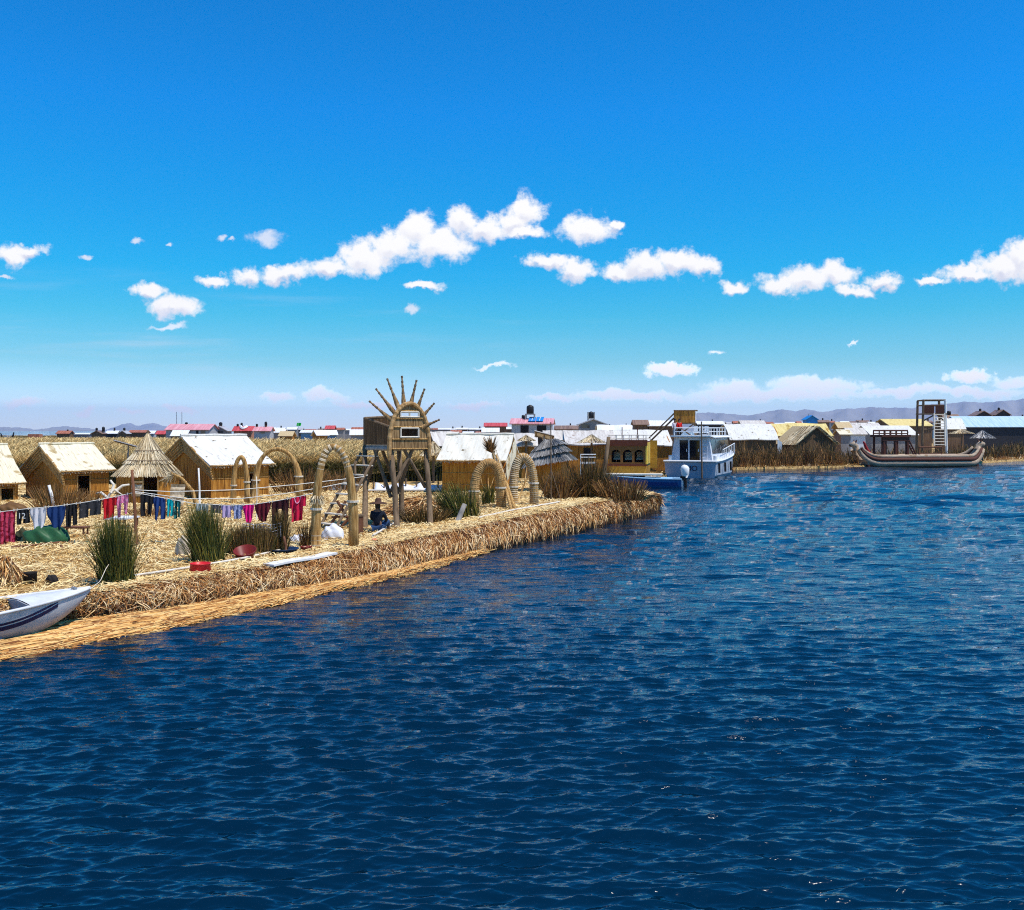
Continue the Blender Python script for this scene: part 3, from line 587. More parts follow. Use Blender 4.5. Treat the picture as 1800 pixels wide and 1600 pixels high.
# ------------------------------------------------------------------ thatched huts
def hut(label, eave, a, L, Dp, zb, he, hr, roof, wall, doors=(), ov=0.28, og=0.25, group=None, gable=None, sag=0.035, rot_off=None, name='reed_hut', cat='hut', bundles=True):
    """eave: world point of the left end of the front eave (plan), a: turn, L x Dp: roof plan, zb: ground, he/hr: eave and ridge height above it"""
    X_, Y_ = Vector((math.cos(a), math.sin(a), 0)), Vector((-math.sin(a), math.cos(a), 0))
    c = Vector((eave[0], eave[1], 0)) + X_ * L / 2 + Y_ * Dp / 2; c.z = zb
    t = thing(name, label, cat, c, a, group)
    hd, hl = Dp / 2, L / 2; wy = hd - ov; wx = hl - og; k = (hr - he) / hd; th = 0.07
    wt = he + k * ov - 0.10
    mb = MB(); xs = sorted(doors); x0 = -wx
    for (dx, dw, dh) in xs:                       # front wall, with openings
        if dx - dw / 2 > x0 + 0.01: mb.box(((x0 + dx - dw / 2) / 2, -wy, wt / 2 - .05), (dx - dw / 2 - x0, th, wt + .1))
        if dh < wt: mb.box((dx, -wy, (dh + wt) / 2), (dw, th, wt - dh))
        x0 = dx + dw / 2
    mb.box(((x0 + wx) / 2, -wy, wt / 2 - .05), (wx - x0, th, wt + .1)); mb.box((0, wy, wt / 2 - .05), (2 * wx, th, wt + .1))
    for s in (-1, 1):
        mb.prism([(s * (wx - th), -wy + th / 2 + .002, -.1), (s * (wx - th), wy - th / 2 - .002, -.1), (s * (wx - th), wy - th / 2 - .002, wt), (s * (wx - th), 0, hr - 0.12), (s * (wx - th), -wy + th / 2 + .002, wt)], (s * (th - .004), 0, 0))
    build('wall', mb, wall, t)
    for (dx, dw, dh) in xs:
        mb = MB()
        for s in (-1, 1): mb.bar((dx + s * dw / 2, -wy - .045, -.05), (dx + s * dw / 2, -wy - .045, dh), 0.03)
        mb.bar((dx - dw / 2 - .05, -wy - .05, dh), (dx + dw / 2 + .05, -wy - .05, dh), 0.03)
        build('door_frame', mb, M['bundle'], t)
    mb = MB(); n1_ = random.random() * 9
    wob = lambda u, v: sag * (math.sin(u * 9 + n1_) * math.sin(v * 3 + 1) + 0.6 * math.sin(u * 23 + v * 7 + n1_)) * 0.6 - sag * 1.2 * math.sin(v * math.pi)
    mb.sheet((-hl, -hd, he), (L, 0, 0), (0, hd, hr - he), 22, 10, 0.07, wob)
    mb.sheet((hl, hd, he), (-L, 0, 0), (0, -hd, hr - he), 22, 10, 0.07, wob)
    r = build('roof', mb, roof, t, False)
    mb = MB(); mb.tube([(-hl - .02 + i * (L + .04) / 8, 0, hr + .035 + 0.012 * math.sin(i * 2)) for i in range(9)], 0.06, 8); build('ridge_cap', mb, roof, r, True)
    mb = MB(); mb.tube([(-hl + i * L / 8, -hd - .02, he - .03 + .01 * math.sin(i * 1.7)) for i in range(9)], 0.032, 6); build('eave_pole', mb, M['bundle'], t)
    n_ = 420; u_ = rng.uniform(-hl, hl, n_); B = np.stack([u_, np.full(n_, -hd + .05), he + rng.uniform(-.02, .05, n_)], 1)
    ribbons('eave_fringe', B, B + np.stack([rng.normal(0, .03, n_), rng.uniform(-.10, -.02, n_), -rng.uniform(.05, .17, n_)], 1), .022, M['thatch_blade'], r)
    mb = MB()
    for zz in (.35, .95): 
        if zz < wt - .1:
            x0 = -wx
            for (dx, dw, dh) in list(xs) + [(wx, 0, 0)]:
                if dx - dw / 2 > x0 + .05: mb.bar((x0 + .02, -wy - .045, zz + .02), (dx - dw / 2 - .04, -wy - .045, zz), .014)
                x0 = dx + dw / 2
    bt_ = build('wall_batten', mb, M['bundle'], t); bt_['kind'] = 'stuff'
    if gable:                                     # layers of reed bundles along the slopes of a gable end
        s = gable; mb = MB()
        for q in range(6 if bundles else 2):
            off = 0.10 + q * 0.115
            for sy in (-1, 1):
                xg = s * (hl - 0.03 - q * 0.032)
                a0, b0 = Vector((xg, sy * (hd - .02), he - off)), Vector((xg, sy * 0.02, hr - off * 1.12))
                pts = [a0.lerp(b0, i / 5) + Vector((random.uniform(-.015, .015), 0, random.uniform(-.012, .012))) for i in range(6)]
                mb.tube(pts, 0.062, 6)
        build('gable_thatch', mb, M['bundle'], t, True)
    return t
def eavepx(px, d): return (X(px, d), d)
zh = 0.65
def hh(py, d): return Z(py, d) - zh
hut('reed hut with bleached cream roof cut off by the left edge of the view', eavepx(-118, 43.4), R(50), 4.1, 4.4, zh, hh(852, 44.5), hh(783, 46.5), M['roof_cream'], M['reed_wall'], doors=[(0.35, 0.62, 1.05), (1.25, 0.6, .62)], gable=-1, og=.3)
hut('reed hut with cream slatted roof and shaggy gable, left of the pointed round hut', eavepx(107, 46), R(50), 2.75, 4.6, zh, hh(828, 46.3), hh(781, 48.3), M['roof_cream'], M['reed_wall'], doors=[(-0.15, 0.62, 1.18)], gable=-1)
hut('large reed hut with smooth white roof and open gable, right of the pointed round hut', eavepx(369, 47), R(52), 3.95, 4.9, zh, hh(818, 47.5), hh(766, 49.6), M['roof_white'], M['reed_wall'], doors=[(0.75, 0.5, 1.2)], gable=-1)
h4 = hut('reed hut with white tarp roof and bright orange wall behind the two thick hoops', eavepx(767, 51), R(-12), 3.75, 4.0, 0.8, Z(809, 51) - .8, Z(764, 53) - .8, M['roof_warm'], M['reed_wall_orange'], gable=None, sag=.05)
mb = MB(); mb.sheet((1.90, -2.03, 1.50), (0.06, 2.0, 1.22), (0.03, 0.05, -0.9), 10, 6, .02, lambda u, v: .03 * math.sin(u * 9 + v * 4))
build('side_flap', mb, M['roof_cream'], h4)

# the round hut with a pointed tiered roof
def round_hut():
    c = Vector((X(260, 45.5), 45.5, zh)); t = thing('round_hut', 'round reed hut with a tall pointed roof in three tiers, between two gabled huts', 'hut', c)
    r = 1.38; hw = 1.42
    mb = MB(); g0, g1 = R(-78), R(-52)
    mb.lathe([(r, -.1), (r, hw), (r - .07, hw), (r - .07, -.1)], 34, a0=g1, a1=g0 + 2 * math.pi); mb.lathe([(r, 1.35), (r, hw), (r - .07, hw)], 6, a0=g0, a1=g1)
    build('wall', mb, M['reed_wall'], t)
    mb = MB()
    for g in (g0, g1): mb.bar((r * 1.02 * math.cos(g), r * 1.02 * math.sin(g), -.1), (r * 1.02 * math.cos(g), r * 1.02 * math.sin(g), 1.36), .03)
    build('door_frame', mb, M['bundle'], t)
    mb = MB(); mb.sheet((-.22, -1.40, .35), (0.5, .04, 0), (0, -.02, .7), 4, 6, .02, lambda u, v: 0.05 * math.sin(v * 14)); build('woven_panel', mb, M['wrap'], t)
    mb = MB()
    for (rb, zb_, rt, zt) in ((1.52, 1.27, 0.90, 1.90), (1.02, 1.84, 0.54, 2.36), (0.62, 2.28, 0.05, 3.15)):
        mb.lathe([(rb - .06, zb_ - .02), (rb, zb_), (rb * .6 + rt * .4 - .02, zb_ * .6 + zt * .4), (rt, zt)], 26, jit=.025)
    rf = build('roof', mb, M['thatch'], t)
    B, T = [], []
    for (rb, zb_, rt, zt, n) in ((1.56, 1.20, 0.88, 1.92, 1300), (1.07, 1.78, 0.53, 2.38, 900), (0.66, 2.22, 0.04, 3.18, 700)):
        for _ in range(n):
            th = random.uniform(0, 6.283); f0 = random.random() ** .6 * .8; f1 = max(0, f0 - random.uniform(.3, .6)) if random.random() < .7 else -random.uniform(0, .05)
            q = lambda f, e: ((rb + (rt - rb) * f + e) * math.cos(th + e), (rb + (rt - rb) * f + e) * math.sin(th + e), zb_ + (zt - zb_) * f + .04)
            B.append(q(f0 + .2, .0)); T.append(q(f1, random.uniform(.0, .05)))
    ribbons('thatch', B, T, .035, M['thatch_blade'], rf)
    mb = MB()
    for (rr, z) in ((0.96, 1.95), (0.58, 2.40)): mb.tube([((rr) * math.cos(q * .3), rr * math.sin(q * .3), z) for q in range(22)], .035, 6)
    build('roof_tie', mb, M['wood'], rf)
    mb = MB(); mb.tube([(0, 0, 3.05), (0.0, 0, 3.25), (-.03, 0, 3.36)], [.06, .05, .03], 7); build('finial', mb, M['wood'], rf)
round_hut()

# ------------------------------------------------------------------ sun-faced lookout tower
def sun_tower():
    A = Vector((X(641, 34.6), 34.6)); B = Vector((X(687, 33.6), 33.6)); C = Vector((X(748, 34.3), 34.3))
    zf = Z(788, 33.8); t = thing('lookout_tower', 'reed lookout tower on stilts with an arched face and sunburst spikes', 'tower', (B.x, B.y, gz(B.x)))
    o = Vector((B.x, B.y, gz(B.x))); w = lambda p, z: Vector((p.x, p.y, z)) - o
    Dd = A + (C - B)                       # the fourth corner
    feet = [(A, PT(641, 931, 33.0)), (B, PT(698, 914, 33.4)), (C, PT(757, 908, 34.0)), (Dd, Vector((Dd.x + .1, Dd.y + .2, .75)))]
    for (p, q) in feet:
        mb = MB(); q = q - o; q.z = gz(B.x) - .1 - o.z; mid = q.lerp(w(p, zf), .5) + Vector((.02, .02, 0)); mb.tube([q, mid, w(p, zf + .05)], [.105, .095, .085], 9); build('leg', mb, M['wood'], t, True)
    br = [((B, .1), (A, 1.55)), ((C, .05), (B, 1.5)), ((B, .05), (C, 1.4)), ((A, .05), (B, 1.7)), ((C, .1), (Dd, 1.6)), ((A, .1), (Dd, 1.7))]
    for (p, d0), (q, d1) in br:
        mid = p.lerp(q, 0.5) if d0 > .06 else p.lerp(q, .38); mb = MB(); mb.bar(w(mid, zf - .05), w(q, zf - d1), .06, .07); build('brace', mb, M['wood'], t)
    mb = MB(); ex = [(A, B), (B, C), (C, Dd), (Dd, A)]
    for p, q in ex: mb.bar(w(p, zf - .02), w(q, zf - .02), .07)
    fl = [w(p, zf + .05) for p in (A, B, C, Dd)]; mb.prism(fl, (0, 0, .06)); build('floor', mb, M['wood_grey'], t)
    # side parapets, their shade put into a darker reed colour, taller at the back left
    def panel(p, q, z0, z1, name, mat):
        n = Vector((q.y - p.y, p.x - q.x)).normalized() * .03; m_ = MB()
        pts = [Vector((*(p - n), zf + .12)) - o, Vector((*(q - n), zf + .12)) - o, Vector((*(q - n), z1)) - o, Vector((*(p - n), z0)) - o]
        m_.prism(pts, (n.x * 2, n.y * 2, 0)); build(name, m_, mat, t)
        m_ = MB(); m_.bar(pts[3] + Vector((n.x, n.y, .02)), pts[2] + Vector((n.x, n.y, .02)), .045); build('rail', m_, M['wood'], t)
    panel(A, B, Z(736, 34.6), Z(752, 33.6), 'parapet', M['reed_wall_dark'])
    panel(Dd, A, Z(735, 34.6) + .05, Z(736, 34.6), 'parapet', M['reed_wall_dark'])
    panel(C, Dd, Z(752, 34), Z(740, 35), 'parapet', M['reed_wall_dark'])
    for p in (A, Dd): mb = MB(); mb.bar(w(p, zf), w(p, Z(734, 34.6)), .05); build('corner_post', mb, M['wood'], t)
    # arched front face
    u = Vector(((C - B).x, (C - B).y, 0)).normalized(); nrm = Vector((u.y, -u.x, 0)); W_ = (C - B).length; cx = W_ * .48
    f0 = w(B, 0) + nrm * .1
    pf = lambda x, z, e=0.0: Vector((f0.x + u.x * x + nrm.x * e, f0.y + u.y * x + nrm.y * e, z - o.z))
    zt = Z(713, 34); z0 = zf - .02; H = zt - z0
    def half(z):                           # half width of the face at height z
        f = (z - z0) / H
        return (.575 - .02 * f) * W_ * (math.sqrt(max(0, 1 - max(0, (f - .42) / .58) ** 2.3)))
    eye = (z0 + H * .735, z0 + H * .845); mou = (z0 + H * .27, z0 + H * .475)
    ew, mw = .26 * W_, .255 * W_
    rows = sorted(set([z0 + H * i / 30 for i in range(31)] + list(eye) + list(mou)))
    mb = MB()
    def strip(za, zb_, xa0, xa1, xb0, xb1):
        if xa1 - xa0 < .004 and xb1 - xb0 < .004: return
        P = [pf(cx + xa0, za), pf(cx + xa1, za), pf(cx + xb1, zb_), pf(cx + xb0, zb_)]; mb.prism(P, nrm * .05)
    for za, zb_ in zip(rows, rows[1:]):
        zm = (za + zb_) / 2; ha, hb = half(za), half(zb_); hole = ew if eye[0] < zm < eye[1] else mw if mou[0] < zm < mou[1] else 0
        if hole: strip(za, zb_, -ha, -hole, -hb, -hole); strip(za, zb_, hole, ha, hole, hb)
        else: strip(za, zb_, -ha, ha, -hb, hb)
    fc = build('sun_face', mb, M['bundle_dark'], t)
    for nm, (za, zb_), ww in (('eye_opening', eye, ew), ('mouth_opening', mou, mw)):
        mb = MB()
        for (x1, z1), (x2, z2) in (((-ww * 1.08, za), (ww * 1.08, za)), ((-ww, zb_), (ww, zb_)), ((-ww, za), (-ww, zb_)), ((ww, za), (ww, zb_))):
            mb.bar(pf(cx + x1, z1, .07), pf(cx + x2, z2, .07), .032)
        if nm == 'eye_opening': mb.bar(pf(cx, za, .06), pf(cx, zb_, .06), .035)
        build(nm, mb, M['wood_pale'], fc)
    mb = MB()
    for f in (.0, .22, .50, .70, .87): hw = half(z0 + H * f) * .98; mb.bar(pf(cx - hw, z0 + H * f, .065), pf(cx + hw, z0 + H * f, .065), .025)
    build('cross_reed', mb, M['bundle'], fc)
    mb = MB(); pts = []
    for i in range(41):
        th = math.pi * i / 40; x = -math.cos(th); z = math.sin(th) ** .8
        pts.append(pf(cx + x * W_ * .575, z0 - .1 + (H + .16) * z ** 1.0 * 1.0, .05))
    mb.tube(pts, [.072 + .014 * (i % 2) + random.uniform(-.006, .006) for i in range(41)], 8)
    mb.bar(pts[0], pts[0] - Vector((0, 0, .28)), .08, .05); mb.bar(pts[-1], pts[-1] - Vector((0, 0, .3)), .08, .04); build('arch_rim', mb, M['wrap_orange'], t, False)
    for (tx, ty, bx, by) in ((650, 706, 687, 738), (661.5, 684.5, 692, 724), (681, 667, 700, 716), (706.5, 662.5, 710, 714), (732, 669.5, 721, 716), (746, 684.5, 732, 722), (763, 709.5, 740, 735), (772, 738, 743, 751)):
        d = 34.1; p, q = PT(bx, by, d) - o, PT(tx, ty, d + .1) - o; v = q - p
        mb = MB(); mb.tube([p - v * .08, p + v * .15, p + v * .42, p + v * .62, p + v * .66, p + v * .88, q], [.075, .085, .052, .036, .044, .027, .032], 8); sp_ = build('sun_ray', mb, M['bundle_dark'], t, True)
        for f in (.42, .64, .8, .97): mb = MB(); mb.tube([p + v * f, p + v * (f + .06)], [.068 - .03 * f, .066 - .03 * f], 8); build('binding', mb, M['wood'], sp_)
sun_tower()
def ladder():
    p0, p1 = PT(572, 926, 32.6), PT(648, 797, 34.4); t = thing('wooden_steps', 'steep wooden steps with pale treads leaning up to the stilt tower', 'steps', (p0.x, p0.y, gz(p0.x)))
    o = Vector((p0.x, p0.y, gz(p0.x))); s = Vector((-.33, .36, 0)); a, b = p0 - o, p1 - o; a.z = -.05
    for q in (-1, 1):
        mb = MB(); mb.bar(a + s * q, b + s * q, .055); build('stringer', mb, M['wood'], t)
    for i in range(8):
        c = a.lerp(b, .09 + i * .125); mb = MB(); mb.box(c, (1.05, .20, .04), Matrix.Rotation(R(-46), 4, 'Z')); build('tread', mb, M['wood_pale'], t)
    mb = MB(); mb.bar(PT(625, 925, 33.2) - o, PT(624, 815, 34) - o, .045); build('handrail_post', mb, M['wood'], t)
ladder()
def trestle():
    c = GD(598, 930); t = thing('trestle', 'low red brown trestle of crossed poles beside the big banded hoop', 'trestle', c)
    for (x0, z0_, x1, z1) in ((-.45, 0, .18, .95), (.5, 0, -.12, .95), (-.1, -.0, .55, .6)):
        mb = MB(); mb.bar((x0, .1 * x0, -.05), (x1, .1, z1), .05); build('pole', mb, M['wood_red'], t)
    mb = MB(); mb.bar((-.3, .02, .4), (.4, .02, .42), .035); build('crossbar', mb, M['wood_red'], t)
trestle()

# ------------------------------------------------------------------ reed hoops
def hoop(label, fl, fr, apex, r, d, mat, wrapmat, y_foot, lean=0.0, wraps=0, r_foot=None, tuft=False, name='reed_arch', band=None, twig=False, group='reed hoops standing on the near island'):
    """fl, fr: feet columns; apex: (px, py); r: limb radius"""
    g = GD((fl + fr) / 2, y_foot); d = g.y; k = d / F
    t = thing(name, label, 'arch', g, 0.0, group)
    zt = Z(apex[1], d) - g.z; xl, xr, xa = X(fl, d) - g.x, X(fr, d) - g.x, X(apex[0], d) - g.x
    pts = []; n = 44
    for i in range(n + 1):
        s = i / n; th = math.pi * s; cz = math.sin(th) ** .62 if 0 < s < 1 else 0
        x = xl + (xa - xl) * (1 - math.cos(th)) if s <= .5 else xa + (xr - xa) * (-math.cos(th))
        x = (xl + (xa - xl) * (1 - math.cos(th) ** 1.0)) if s <= .5 else (xa + (xr - xa) * (-math.cos(th)))
        pts.append(Vector((x, lean * cz + .12 * (s - .5), cz * (zt - r) - (.1 if cz == 0 else 0))))
    rf = r_foot or r
    rad = [r + (rf - r) * max(0, abs(2 * i / n - 1) - .45) / .55 + .006 * math.sin(i * 2.3) for i in range(n + 1)]
    mb = MB(); mb.tube(pts, rad, 10); body = build('reed_limb', mb, mat, t, True)
    if wraps:
        mb = MB(); P = resample(pts, wraps * 2 + 1)
        for i in range(wraps):
            q0, q1 = P[2 * i], P[2 * i + 1]; f = abs(2 * (i + .25) / wraps - 1); rr = r + (rf - r) * max(0, f - .45) / .55
            if band and not (band[0] <= i / wraps <= band[1]): continue
            s_ = random.uniform(.98, 1.06); mb.tube([q0, q0.lerp(q1, .5), q1], [rr * 1.0 * s_, rr * 1.08 * s_, rr * 1.0 * s_], 10)
        build('wrapping', mb, wrapmat, t, True)
    for f in (.08, .92): q = pts[int(f * n)]; mb = MB(); mb.tube([q - Vector((0, 0, .03)), q + Vector((0, 0, .03))], rf * 1.16, 10); build('rope_tie', mb, M['rope'], t)
    if tuft:
        q = pts[int(.12 * n)]; B = np.array([[q.x, q.y, q.z + .1]] * 120); a = rng.uniform(0, 6.28, 120); T = B + np.stack([np.cos(a) * .22, np.sin(a) * .22, rng.uniform(-.42, -.2, 120)], 1)
        ribbons('tuft', B, T, .03, M['thatch_blade'], t)
    if twig: mb = MB(); q = pts[n // 2]; mb.bar(q, q + Vector((-.08, 0, .3)), .03, .015); build('twig', mb, M['wood'], t)
    return t
hoop('tall slim hoop with pale banded left limb beside the wooden steps', 556, 621, (585, 780), .095, 0, M['bundle'], M['wrap'], 962, wraps=46, r_foot=.15, tuft=True, band=(0, .62))
hoop('ragged reed hoop with a twig on top, in front of the large white roofed hut', 449, 526, (487, 786), .10, 0, M['bundle'], M['wrap'], 878, r_foot=.2, twig=True)
hoop('narrow ragged hoop of two reed bundles against the wall of the large hut', 411, 434, (424, 800), .10, 0, M['bundle'], M['wrap'], 884, r_foot=.14)
hoop('thick wrapped hoop nearest the orange walled hut, left one of the pair', 833, 881, (860, 806), .185, 0, M['bundle'], M['wrap_orange'], 894, wraps=56, r_foot=.20, lean=.1)
hoop('thick wrapped hoop with woven spokes inside, right one of the pair', 902, 939, (919, 796), .175, 0, M['bundle'], M['wrap'], 888, wraps=56, r_foot=.19, lean=.1)
def reed_bundle(label, p, q, r, mat, cat='reed bundle', name='reed_bundle'):
    c = Vector(p); t = MB(); v = Vector(q) - c; t.tube([v * 0 - v * .03, v * .3, v * .6, v], [r * .9, r, r * .9, r * .5], 8)
    B = np.array([[*(v * random.uniform(.5, .9) + Vector((random.uniform(-r, r), random.uniform(-r, r), 0)))] for _ in range(60)]); T = B + np.array([[*(v * random.uniform(.1, .3) + Vector((random.gauss(0, r), random.gauss(0, r), 0)))] for _ in range(60)])
    o = build(name, t, mat, None, True); o.location = c; tag(o, label, cat); ribbons('loose_reeds', B, T, .018, M['thatch_blade'], o); return o
reed_bundle('slim tied reed bundle leaning between the two thick hoops', GD(905, 894), PT(872, 800, 41), .085, M['bundle'])
reed_bundle('golden reed bundle standing against the right thick hoop', GD(899, 897), PT(884, 838, 40.5), .07, M['bundle'])
o = reed_bundle('stalk bundle with a bushy dark seed head against the white tarp roof', GD(882, 880), PT(866, 790, 43), .06, M['bundle'])
q = PT(864, 786, 43) - o.location; n = 260; a = rng.uniform(0, 6.28, n)
B = np.tile([[q.x, q.y, q.z - .25]], (n, 1)); T = B + np.stack([np.cos(a) * rng.uniform(0, .38, n) - .08, np.sin(a) * rng.uniform(0, .3, n), rng.uniform(.1, .75, n)], 1); ribbons('seed_head', B, T, .035, M['reed_dry'], o)
for k, (lab, p, q) in enumerate((('bent branch inside the left thick hoop', (852, 884), (858, 840)), ('forked branch woven inside the right thick hoop', (910, 882), (926, 820)))):
    c = GD(*p); e = PT(*q, c.y + .3) - c; mb = MB(); mb.tube([(0, 0, 0), e * .5 + Vector((.1, 0, 0)), e], [.045, .035, .015], 7)
    for s in (-1, 1): mb.tube([e * .45 + Vector((.08, 0, 0)), e * .6 + Vector((.2 * s, 0, .1)), e * .8 + Vector((.3 * s, 0, .25))], [.03, .02, .01], 6)
    tag(build('branch', mb, M['bundle'], None, True), lab, 'branch').location = c

# ------------------------------------------------------------------ solar panels on posts
def solar(label, foot, top, w, h, tilt, rz, roll=0.0):
    c = GD(*foot); d = c.y; t = thing('solar_panel', label, 'solar panel', c); hgt = Z(top[1], d) - c.z; dx = X(top[0], d) - c.x
    mb = MB(); mb.bar((0, 0, -.1), (dx, 0, hgt), .05, .042, 9); build('post', mb, M['wood_grey'], t)
    rot = Matrix.Rotation(rz, 4, 'Z') @ Matrix.Rotation(roll, 4, 'Y') @ Matrix.Rotation(tilt, 4, 'X'); cc = Vector((dx, 0, hgt + .06))
    mb = MB(); mb.box(cc, (w, h, .035), rot); pn = build('panel', mb, M['solar_back'], t)
    mb = MB(); mb.box(cc + rot @ Vector((0, 0, .022)), (w * .96, h * .96, .006), rot); build('cells', mb, M['solar'], pn)
    mb = MB()
    for s in (-1, 0, 1): mb.box(cc + rot @ Vector((s * w * .42, 0, -.045)), (.06, h, .05), rot)
    for s in (-1, 1): mb.box(cc + rot @ Vector((0, s * h * .4, -.04)), (w, .05, .04), rot)
    build('frame', mb, M['wood'], pn); return t
solar('pale solar panel seen from below on a slanted post, behind the two thick hoops', (946, 848), (957, 768), 1.2, .85, R(-24), R(-8), R(14))
solar('solar panel seen nearly edge on, on a thin post beside the pointed round hut', (221, 870), (226, 783), 1.35, .75, R(-10), R(-8), R(14))
c = GD(969, 878); mb = MB(); mb.bar((0, 0, -.1), (-.02, 0, Z(742, c.y) - c.z), .035, .022); mb.bar((0, 0, 1.3), (-.5, .1, -.05), .02); mb.bar((0, 0, 1.3), (.42, -.1, -.05), .02); tag(build('mast', mb, M['wood'], None), 'thin dark mast with two stays beside the pale solar panel', 'mast').location = c

# tiered grey thatch kiosk behind the mast
def kiosk():
    d = 50; c = Vector((X(967, d), d, .8)); t = thing('thatched_kiosk', 'small leaning kiosk with three grey thatch tiers behind the thin mast', 'kiosk', c, R(-18))
    mb = MB(); mb.box((0, 0, Z(822, d) / 2 - .5), (1.5, 1.2, 2.4)); build('wall', mb, M['reed_wall'], t)
    B, T = [], []; mb = MB()
    for (z0, z1, w0, w1) in ((Z(812, d) - .8, Z(796, d) - .8, 1.15, .75), (Z(797, d) - .8, Z(783, d) - .8, .95, .55), (Z(784, d) - .8, Z(772, d) - .8, .72, .25)):
        P = [(-w0, -w0, z0 - .25), (w0, -w0, z0 + .12), (w0, w0, z0 + .12), (-w0, w0, z0 - .25)]; Q = [(-w1, -w1, z1 - .1), (w1, -w1, z1), (w1, w1, z1), (-w1, w1, z1 - .1)]
        mb.add(P + Q, [(0, 1, 5, 4), (1, 2, 6, 5), (2, 3, 7, 6), (3, 0, 4, 7), (4, 5, 6, 7)])
        for _ in range(420):
            k = random.choice((0, 0, 0, 1, 3)); f = random.random(); a_, b_ = Vector(P[k]).lerp(Vector(P[(k + 1) % 4]), f), Vector(Q[k]).lerp(Vector(Q[(k + 1) % 4]), f)
            B.append(a_.lerp(b_, random.uniform(.4, 1)) + Vector((0, -.03, .03))); T.append(a_.lerp(b_, -random.uniform(0.0, .2)) + Vector((0, -.04, .02)))
    r = build('roof', mb, M['wood_grey'], t); ribbons('thatch', [tuple(b) for b in B], [tuple(x) for x in T], .05, M['thatch_grey'], r)
kiosk()

# ------------------------------------------------------------------ reeds growing or stacked on the island
def clump_px(label, px, py, wpx, hpx, n, mat, **k):
    c = GD(px, py); s = c.y / F; return clump('reed_clump', label, c, wpx * s / 2, wpx * s / 2 * .7, hpx * s, n, mat, **k)
clump_px('tall dark green reed clump by the bank with a short post in front', 205, 1024, 60, 126, 1500, M['reed_green'], w=.015, spread=.02, lean=(-.05, 0), fringe=.16, hv=.5)
clump_px('broad leaning green reed clump behind the red basin', 366, 986, 56, 108, 1500, M['reed_green'], w=.015, spread=.05, lean=(-.16, .05), fringe=.2, hv=.55)
clump_px('shorter reed clump behind the maroon tub', 440, 974, 84, 60, 1300, M['reed_dark'], w=.015, spread=.05, fringe=.15)
clump_px('narrow dark reed clump right of the maroon tub', 492, 970, 26, 82, 600, M['reed_dark'], w=.015, spread=.05)
clump_px('spiky green reed clump between the stilt tower and the thick hoops', 815, 910, 58, 66, 560, M['reed_green'], w=.022, lean=(-.35, 0), spread=.5)
clump_px('low dark reed clump at the foot of the stilt tower', 745, 918, 70, 34, 420, M['reed_dark'], w=.022, spread=.5)
clump_px('dry reed tuft inside the left thick hoop', 858, 886, 22, 38, 160, M['reed_green'], w=.025)
clump_px('brown shrubby reeds left of the mast near the island tip', 985, 876, 60, 54, 520, M['reed_dry'], w=.03, spread=.4, lean=(.1, 0))
clump_px('dark tall shrubby reeds at the middle of the island tip', 1035, 875, 62, 76, 640, M['reed_dark'], w=.03, spread=.35)
clump_px('low brown shrubby reeds at the very tip of the island', 1092, 877, 74, 42, 560, M['reed_dry'], w=.03, spread=.4, lean=(-.1, 0))
clump_px('dry weeds in front of the cream roofed hut', 100, 897, 70, 52, 420, M['reed_dry'], w=.025, spread=.5)
clump_px('dry weeds beside the open door of the cream roofed hut', 152, 893, 46, 36, 260, M['reed_dry'], w=.025, spread=.5)
clump_px('dry weeds before the round hut under the clothes line', 275, 906, 84, 20, 300, M['reed_dry'], w=.025, spread=.4)
clump_px('dry grass tuft left of the big hoop foot', 540, 962, 26, 50, 160, M['reed_dry'], w=.018, spread=.7)
clump_px('tangled dry reeds behind the ragged hoop', 530, 866, 90, 50, 420, M['reed_dry'], w=.03, spread=.5)
clump_px('dark weeds beside the left thick hoop foot', 800, 884, 44, 26, 220, M['reed_dark'], w=.022, spread=.4)
clump_px('dry stalks rising behind the steps to the tower', 600, 862, 60, 40, 320, M['reed_dry'], w=.03, spread=.5)
# heap of old reeds under the tower
c = GD(738, 905); n = 1100; a = rng.uniform(0, 6.28, n); rr = rng.random(n) ** .6
B = np.stack([1.5 * rr * np.cos(a), .9 * rr * np.sin(a), .75 * (1 - rr ** 1.5) + rng.uniform(-.05, .05, n)], 1); T = B + np.stack([rng.normal(-.25, .25, n), rng.normal(-.15, .15, n), rng.normal(-.22, .16, n)], 1); T[:, 2] = np.maximum(T[:, 2], -.02)
tag(ribbons('reed_heap', B, T, .028, M['bank_straw']), 'mound of old brown reeds piled at the foot of the stilt tower', 'reed heap').location = c
c = GD(8, 1028); n = 700; a = rng.uniform(0, 6.28, n); rr = rng.random(n) ** .5
B = np.stack([.42 * rr * np.cos(a) - .1, .3 * rr * np.sin(a), .62 * np.sqrt(np.maximum(0, 1 - rr ** 2)) + rng.uniform(-.05, .05, n)], 1); T = B + np.stack([rng.normal(.05, .12, n), rng.normal(-.05, .12, n), rng.normal(-.25, .08, n)], 1); T[:, 2] = np.maximum(T[:, 2], -.02)
tag(ribbons('reed_bale', B, T, .022, M['bank_straw']), 'cut reed bale lying at the left edge above the white skiff', 'reed bale').location = c

